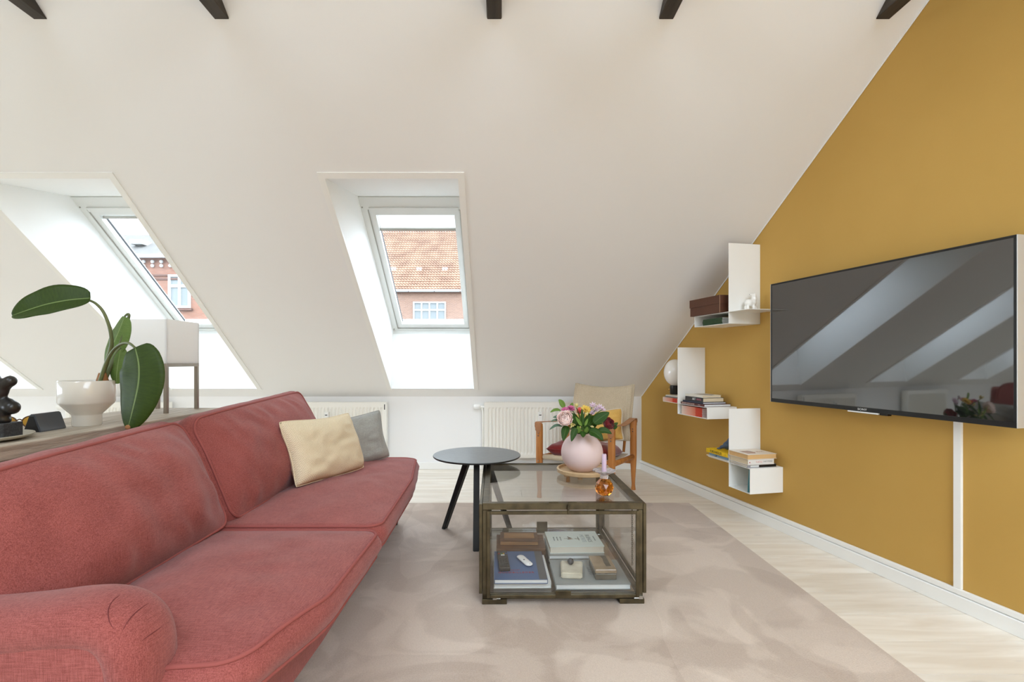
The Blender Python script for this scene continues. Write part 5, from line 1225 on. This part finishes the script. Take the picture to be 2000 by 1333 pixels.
# --- upper shelf
z1 = .074+ST+.0005
xa, xb = ws(1347, .25)-q1, ws(1406, .25)-q1
bx = thing('storage_box', 'long dark brown lidded box on the upper wall shelf', 'box', M=on(rsh1, (xa+xb)/2, -.135, z1))
M_choc = mat('brown_board', C(86,50,32), .5); hx = (xb-xa)/2
obj('body', B(-hx+.003, hx-.003, -.113, .113, 0, .115, .002), M_choc, bx); obj('lid', B(-hx, hx, -.117, .117, .06, .1165, .002), M_choc, bx)
obj('corner_edge', B(hx-.001, hx+.001, -.118, -.114, .0, .1165), mat('worn_edge', C(150,116,92), .6), bx)
M_green = mat('dark_green_cover', C(34,62,34), .5, col2=C(44,74,40), vs=30)
ORD = ['','second','third','fourth','fifth','sixth','seventh','eighth','ninth','tenth']
def magazines(n, label, r, x0, x1, y0, y1, z, tk, cov, pg, grp, jit=.004):
    rr = random.Random(int(x0*1000)+n)
    for i in range(n):
        j = rr.uniform(-jit, jit); lab = label if n == 1 else ('lowest ' if i == 0 else 'topmost ' if i == n-1 else ORD[i]+' from the bottom, ')+label
        t = rb(lab, r, x0+j, x1+j*.6, y0+rr.uniform(0,jit), y1, z+i*(tk+.0003), tk, cov, pg, '-y', grp, 0, 'magazine', .0009, .0004)
xa, xb = ws(1372, .215)-q1, ws(1410, .215)-q1
magazines(6, 'dark green magazine in the upper shelf', rsh1, xa, xb, -.214, -.02, ST+.0005, .0072, M_green, M_pagew, 'green magazines in the upper shelf')
M_porc = mat('white_porcelain', C(238,236,230), .2, coat=.6)
bp_ = on(rsh1, ws(1466.5, .11)-q1, -.11, z1)
bear = thing('polar_bear_figurine', 'white porcelain polar bear figurine on the upper wall shelf', 'figurine', M=bp_ @ RZ(-WANG*180/math.pi) @ RZ(6))
blob('body', [((-.012,0,.052),.026,(1.15,.9,.95)), ((.012,0,.056),.024,(1.0,.9,1)), ((-.030,.006,.020),.0105,(1,1,2.0)), ((-.026,-.010,.020),.0105,(1,1,2.0)), ((.012,-.012,.020),.0105,(1,1,2.0)), ((.034,.004,.018),.0115,(1,1,1.7)),
              ((.022,0,.078),.019,(.9,.85,1.2)), ((.021,0,.098),.0155,(1,.9,1)), ((.006,-.003,.1035),.009,(1.5,.8,.75)), ((-.006,-.004,.104),.0055,(1.1,.9,.8)), ((.024,.009,.112),.0042), ((.024,-.009,.112),.0042)], M_porc, bear, .003, 5)
bm = NB(); ball(bm, (-.0125,-.004,.1052), .0022, 8); obj('nose', bm, M_black, bear, True)
# --- middle shelf
z2 = .078+ST+.0005
def red_mat():
    m = bpy.data.materials.new('red_fading_cover'); m.use_nodes = True; nt = m.node_tree; L = nt.links.new; b = nt.nodes['Principled BSDF']; b.inputs['Roughness'].default_value = .5
    tc = node(nt, 'ShaderNodeTexCoord'); sx = node(nt, 'ShaderNodeSeparateXYZ'); L(tc.outputs['Generated'], sx.inputs[0]); rp = node(nt, 'ShaderNodeValToRGB'); e = rp.color_ramp.elements
    e[0].position = 0; e[0].color = C(232,214,200); e[1].position = 1; e[1].color = C(196,56,30)
    for p, c in ((.3, C(232,178,158)), (.68, C(220,128,100)), (.70, C(206,66,40))): q = e.new(p); q.color = c
    L(sx.outputs[0], rp.inputs[0]); L(rp.outputs[0], b.inputs['Base Color']); return m
M_redfade = red_mat()
xa, xb = ws(1331, .222)-q2, ws(1371, .222)-q2
magazines(10, 'red spined magazine in the stack inside the middle shelf', rsh2, max(.02,xa), xb, -.222, -.01, ST+.0005, .0061, M_redfade, M_pagew, 'red spined magazines in the middle shelf', .002)
xa, xb = ws(1294, .236)-q2, -.008
magazines(5, 'red spined magazine in the stack under the globe lamp', rsh2, xa, xb, -.234, -.03, z2, .0061, M_redfade, M_pagew, 'red spined magazines under the globe lamp', .002)
zz = z2+5*.0064+.0004
rb('thin pale grey book under the globe lamp', rsh2, ws(1299,.225)-q2, -.006, -.226, -.04, zz, .010, cm('grey_photo_cover', C(120,120,116)), M_pagew, '-y', 'books under the globe lamp')
rb('thin white book directly under the globe lamp', rsh2, ws(1300,.225)-q2, -.010, -.224, -.05, zz+.0105, .008, cm('pale_cover', C(216,212,202)), M_pagec, '-y', 'books under the globe lamp')
zz += .0190
lm = thing('globe_lamp', 'small globe lamp with opal glass and black base on the middle shelf', 'lamp', M=on(rsh2, ws(1319.5,.12)-q2, -.125, zz))
bm = NB(); lathe(bm, [(0,0),(.038,0),(.040,.003),(.040,.068),(.036,.072),(0,.072)], 36); obj('base', bm, mat('black_lacquer', C(30,28,26), .3), lm, True, angle=40)
bm = NB(); gx = [(0,.0725),(.034,.0725)]
for i in range(19):
    t = math.radians(-62+152*i/18); gx.append((.087*max(0,math.cos(t))**.92, .176+.106*math.sin(t)))
gx[-1] = (0, .282)
lathe(bm, gx, 48); obj('globe', bm, mat('opal_glass', C(238,234,226), .12, coat=.6, sub=.2), lm, True)
kx = Vector((-.5,-.86,0)).normalized()
bm = NB(); tube(bm, [kx*.038+Vector((0,0,.038)), kx*.052+Vector((0,0,.038))], .010, 16); obj('dimmer_knob', bm, mat('brass_knob', C(190,150,84), .3, .9), lm, True, angle=40)
x0 = ws(1331,.226)-q2; x1 = ws(1377,.226)-q2
mb = rb('maroon hardback at the bottom of the stack on the middle shelf', rsh2, x0, x1, -.232, -.02, z2, .017, cm('maroon_cover', C(82,36,40), .35), M_pagew, '-y', 'book stack on the middle shelf')
lettering('SAMLEDE FORTÆLLINGER', .0135, mat('spine_print', C(222,196,186), .5), mb, T((-.05,-.1065,.0085)) @ RX(90), sx=1.0); lettering('ROMAN', .008, bpy.data.materials['spine_print'], mb, T((.085,-.1065,.0085)) @ RX(90))
rb('thin navy paperback second from the bottom on the middle shelf', rsh2, ws(1333.5,.224)-q2, ws(1373,.224)-q2, -.224, -.04, z2+.0175, .012, cm('navy_cover', C(44,52,72), .4), M_pagew, '-y', 'book stack on the middle shelf')
bb = rb('black photo book with white letters under the top book on the middle shelf', rsh2, ws(1338.5,.222)-q2, ws(1373,.222)-q2, -.222, -.055, z2+.0300, .030, cm('black_photo_cover', C(48,48,52), .35), M_pagec, '-y', 'book stack on the middle shelf')
lettering('ART', .024, M_whitec, bb, T((.0,-.0839,.015)) @ RX(90), sx=.9); lettering('DESIGN', .018, mat('pink_print', C(190,110,130), .5), bb, T((.06,-.0839,.015)) @ RX(90), sx=.9)
tb = rb('white paperback with dark picture topping the stack on the middle shelf', rsh2, ws(1338.5,.22)-q2, ws(1372,.22)-q2, -.220, -.07, z2+.0605, .017, cm('white_photo_cover', C(222,218,206), .4), M_pagec, '-y', 'book stack on the middle shelf')
bm = NB(); prism(bm, [(-.06,-.03),(.04,-.045),(.10,.0),(.06,.05),(-.03,.045)], .0169, .0174); obj('cover_picture', bm, mat('dark_photo_print', C(96,92,88), .5, col2=C(150,142,132), vs=22), tb)
# --- lower shelf
z3 = .152+ST+.0005
M_wmag = cm('white_magazine', C(230,226,218), .4)
rb('white magazine lying flat at the bottom left of the lower shelf', rsh3, -.21, -.004, -.238, -.02, z3, .0045, M_wmag, M_pagew, '-y', 'flat magazines on the lower shelf', name='magazine', board=.0008)
rb('cream magazine lying on the white magazine on the lower shelf', rsh3, -.224, -.004, -.240, -.02, z3+.0048, .0045, cm('cream_magazine', C(226,218,204), .4), M_pagew, '-y', 'flat magazines on the lower shelf', name='magazine', board=.0008)
M_bluec = cm('pale_blue_cover', C(132,160,184), .45)
bs_ = rb('slim pale blue book under the yellow book on the lower shelf', rsh3, -.200, -.004, -.234, -.03, z3+.0097, .009, M_bluec, M_page, '-y', 'blue books under the yellow book')
b2_ = rb('second slim pale blue book directly below the yellow book', rsh3, -.205, -.004, -.234, -.03, z3+.0190, .009, cm('grey_blue_cover', C(120,146,170), .45), M_page, '-y', 'blue books under the yellow book')
lettering('noveller', .0075, M_blackink, bs_, T((-.03,-.1025,.0045)) @ RX(90)); lettering('digte', .0075, M_blackink, b2_, T((-.02,-.1025,.0045)) @ RX(90))
yb_ = rb('yellow book with black title on its spine on the lower shelf', rsh3, -.226, -.004, -.240, -.03, z3+.0284, .026, cm('yellow_cover', C(236,196,30), .4), M_page, '-y')
lettering('FORSVARSLØS', .0245, M_blackink, yb_, T((-.008,-.1055,.0125)) @ RX(90), sx=.78); lettering('O', .016, mat('dull_gold_print', C(200,160,40), .5), yb_, T((-.095,-.1055,.0125)) @ RX(90)); lettering('K', .016, bpy.data.materials['dull_gold_print'], yb_, T((.09,-.1055,.0125)) @ RX(90))
bird = thing('bird_figurine', 'dark blue bird figurine half hidden behind the lower shelf panel', 'figurine', M=on(rsh3, ws(1421,.15)-q3, -.15, z3+.0549) @ RZ(-WANG*180/math.pi))
M_bluebird = mat('blue_glazed_bird', C(62,80,108), .3, col2=C(78,98,124), vs=20)
blob('body', [((.0,0,.030),.028,(1.1,.85,1)), ((.012,0,.052),.020,(1,.9,1)), ((.016,0,.070),.014), ((.030,0,.069),.006,(1.8,.7,.7)), ((-.028,0,.020),.016,(1.6,.8,.8)), ((-.055,0,.010),.010,(1.9,.8,.7))], M_bluebird, bird, .003, 6)
x0 = ws(1425,.232)-q3; x0 = max(x0, .004)
g1 = rb('grey and black paperback at the bottom of the pile on the lower shelf', rsh3, x0, ws(1460,.232)-q3, -.232, -.03, z3, .017, cm('grey_photo_spine', C(150,150,156), .4), M_page, '+x', 'book pile on the lower shelf')
hx1 = (ws(1460,.232)-q3-x0)/2
obj('spine_print', B(hx1, hx1+.0005, -.02, .101, .0003, .0167), M_black, g1); obj('spine_picture', B(hx1, hx1+.0005, -.08, -.022, .004, .013), M_whitec, g1)
g2 = rb('thick white paperback with red and black spine lettering on the lower shelf', rsh3, x0+.002, ws(1461,.235)-q3, -.235, -.052, z3+.0175, .034, cm('white_spine_cover', C(226,224,220), .4), M_pagec, '+x', 'book pile on the lower shelf')
hx2 = (ws(1461,.235)-q3-x0-.002)/2
Msp = lambda y, z: T((hx2+.0004, y, z)) @ RZ(90) @ RX(90)
lettering('TURTLE', .013, mat('faded_red_print', C(214,150,140), .5), g2, Msp(-.015, .017)); lettering('LAST POND', .012, M_greyink, g2, Msp(.048, .019)); lettering('•', .03, M_redink, g2, Msp(-.08, .015))
g3 = rb('tan edged paperback with face on the cover topping the lower shelf pile', rsh3, x0, ws(1461,.238)-q3, -.240, -.035, z3+.0520, .030, cm('cream_photo_cover', C(226,216,202), .4), M_paget, '-x', 'book pile on the lower shelf')
bm = NB(); prism(bm, [(-.03,-.07),(.05,-.07),(.055,-.02),(.02,.005),(-.03,-.01)], .0299, .0304); obj('cover_portrait', bm, mat('portrait_print', C(120,92,76), .5, col2=C(196,160,138), vs=30), g3)
lettering('IDA', .035, mat('brown_print', C(170,130,104), .5), g3, T((.01,.045,.0302)) @ RZ(90), sx=.9)
tl = rb('teal booklet standing inside the lower shelf box', rsh3, .0, .140, -.07, .07, 0, .007, cm('teal_cover', C(84,150,160), .5), M_page, '-x')
tl.matrix_basis = on(rsh3, .176, -.156, .0755) @ RY(-85)
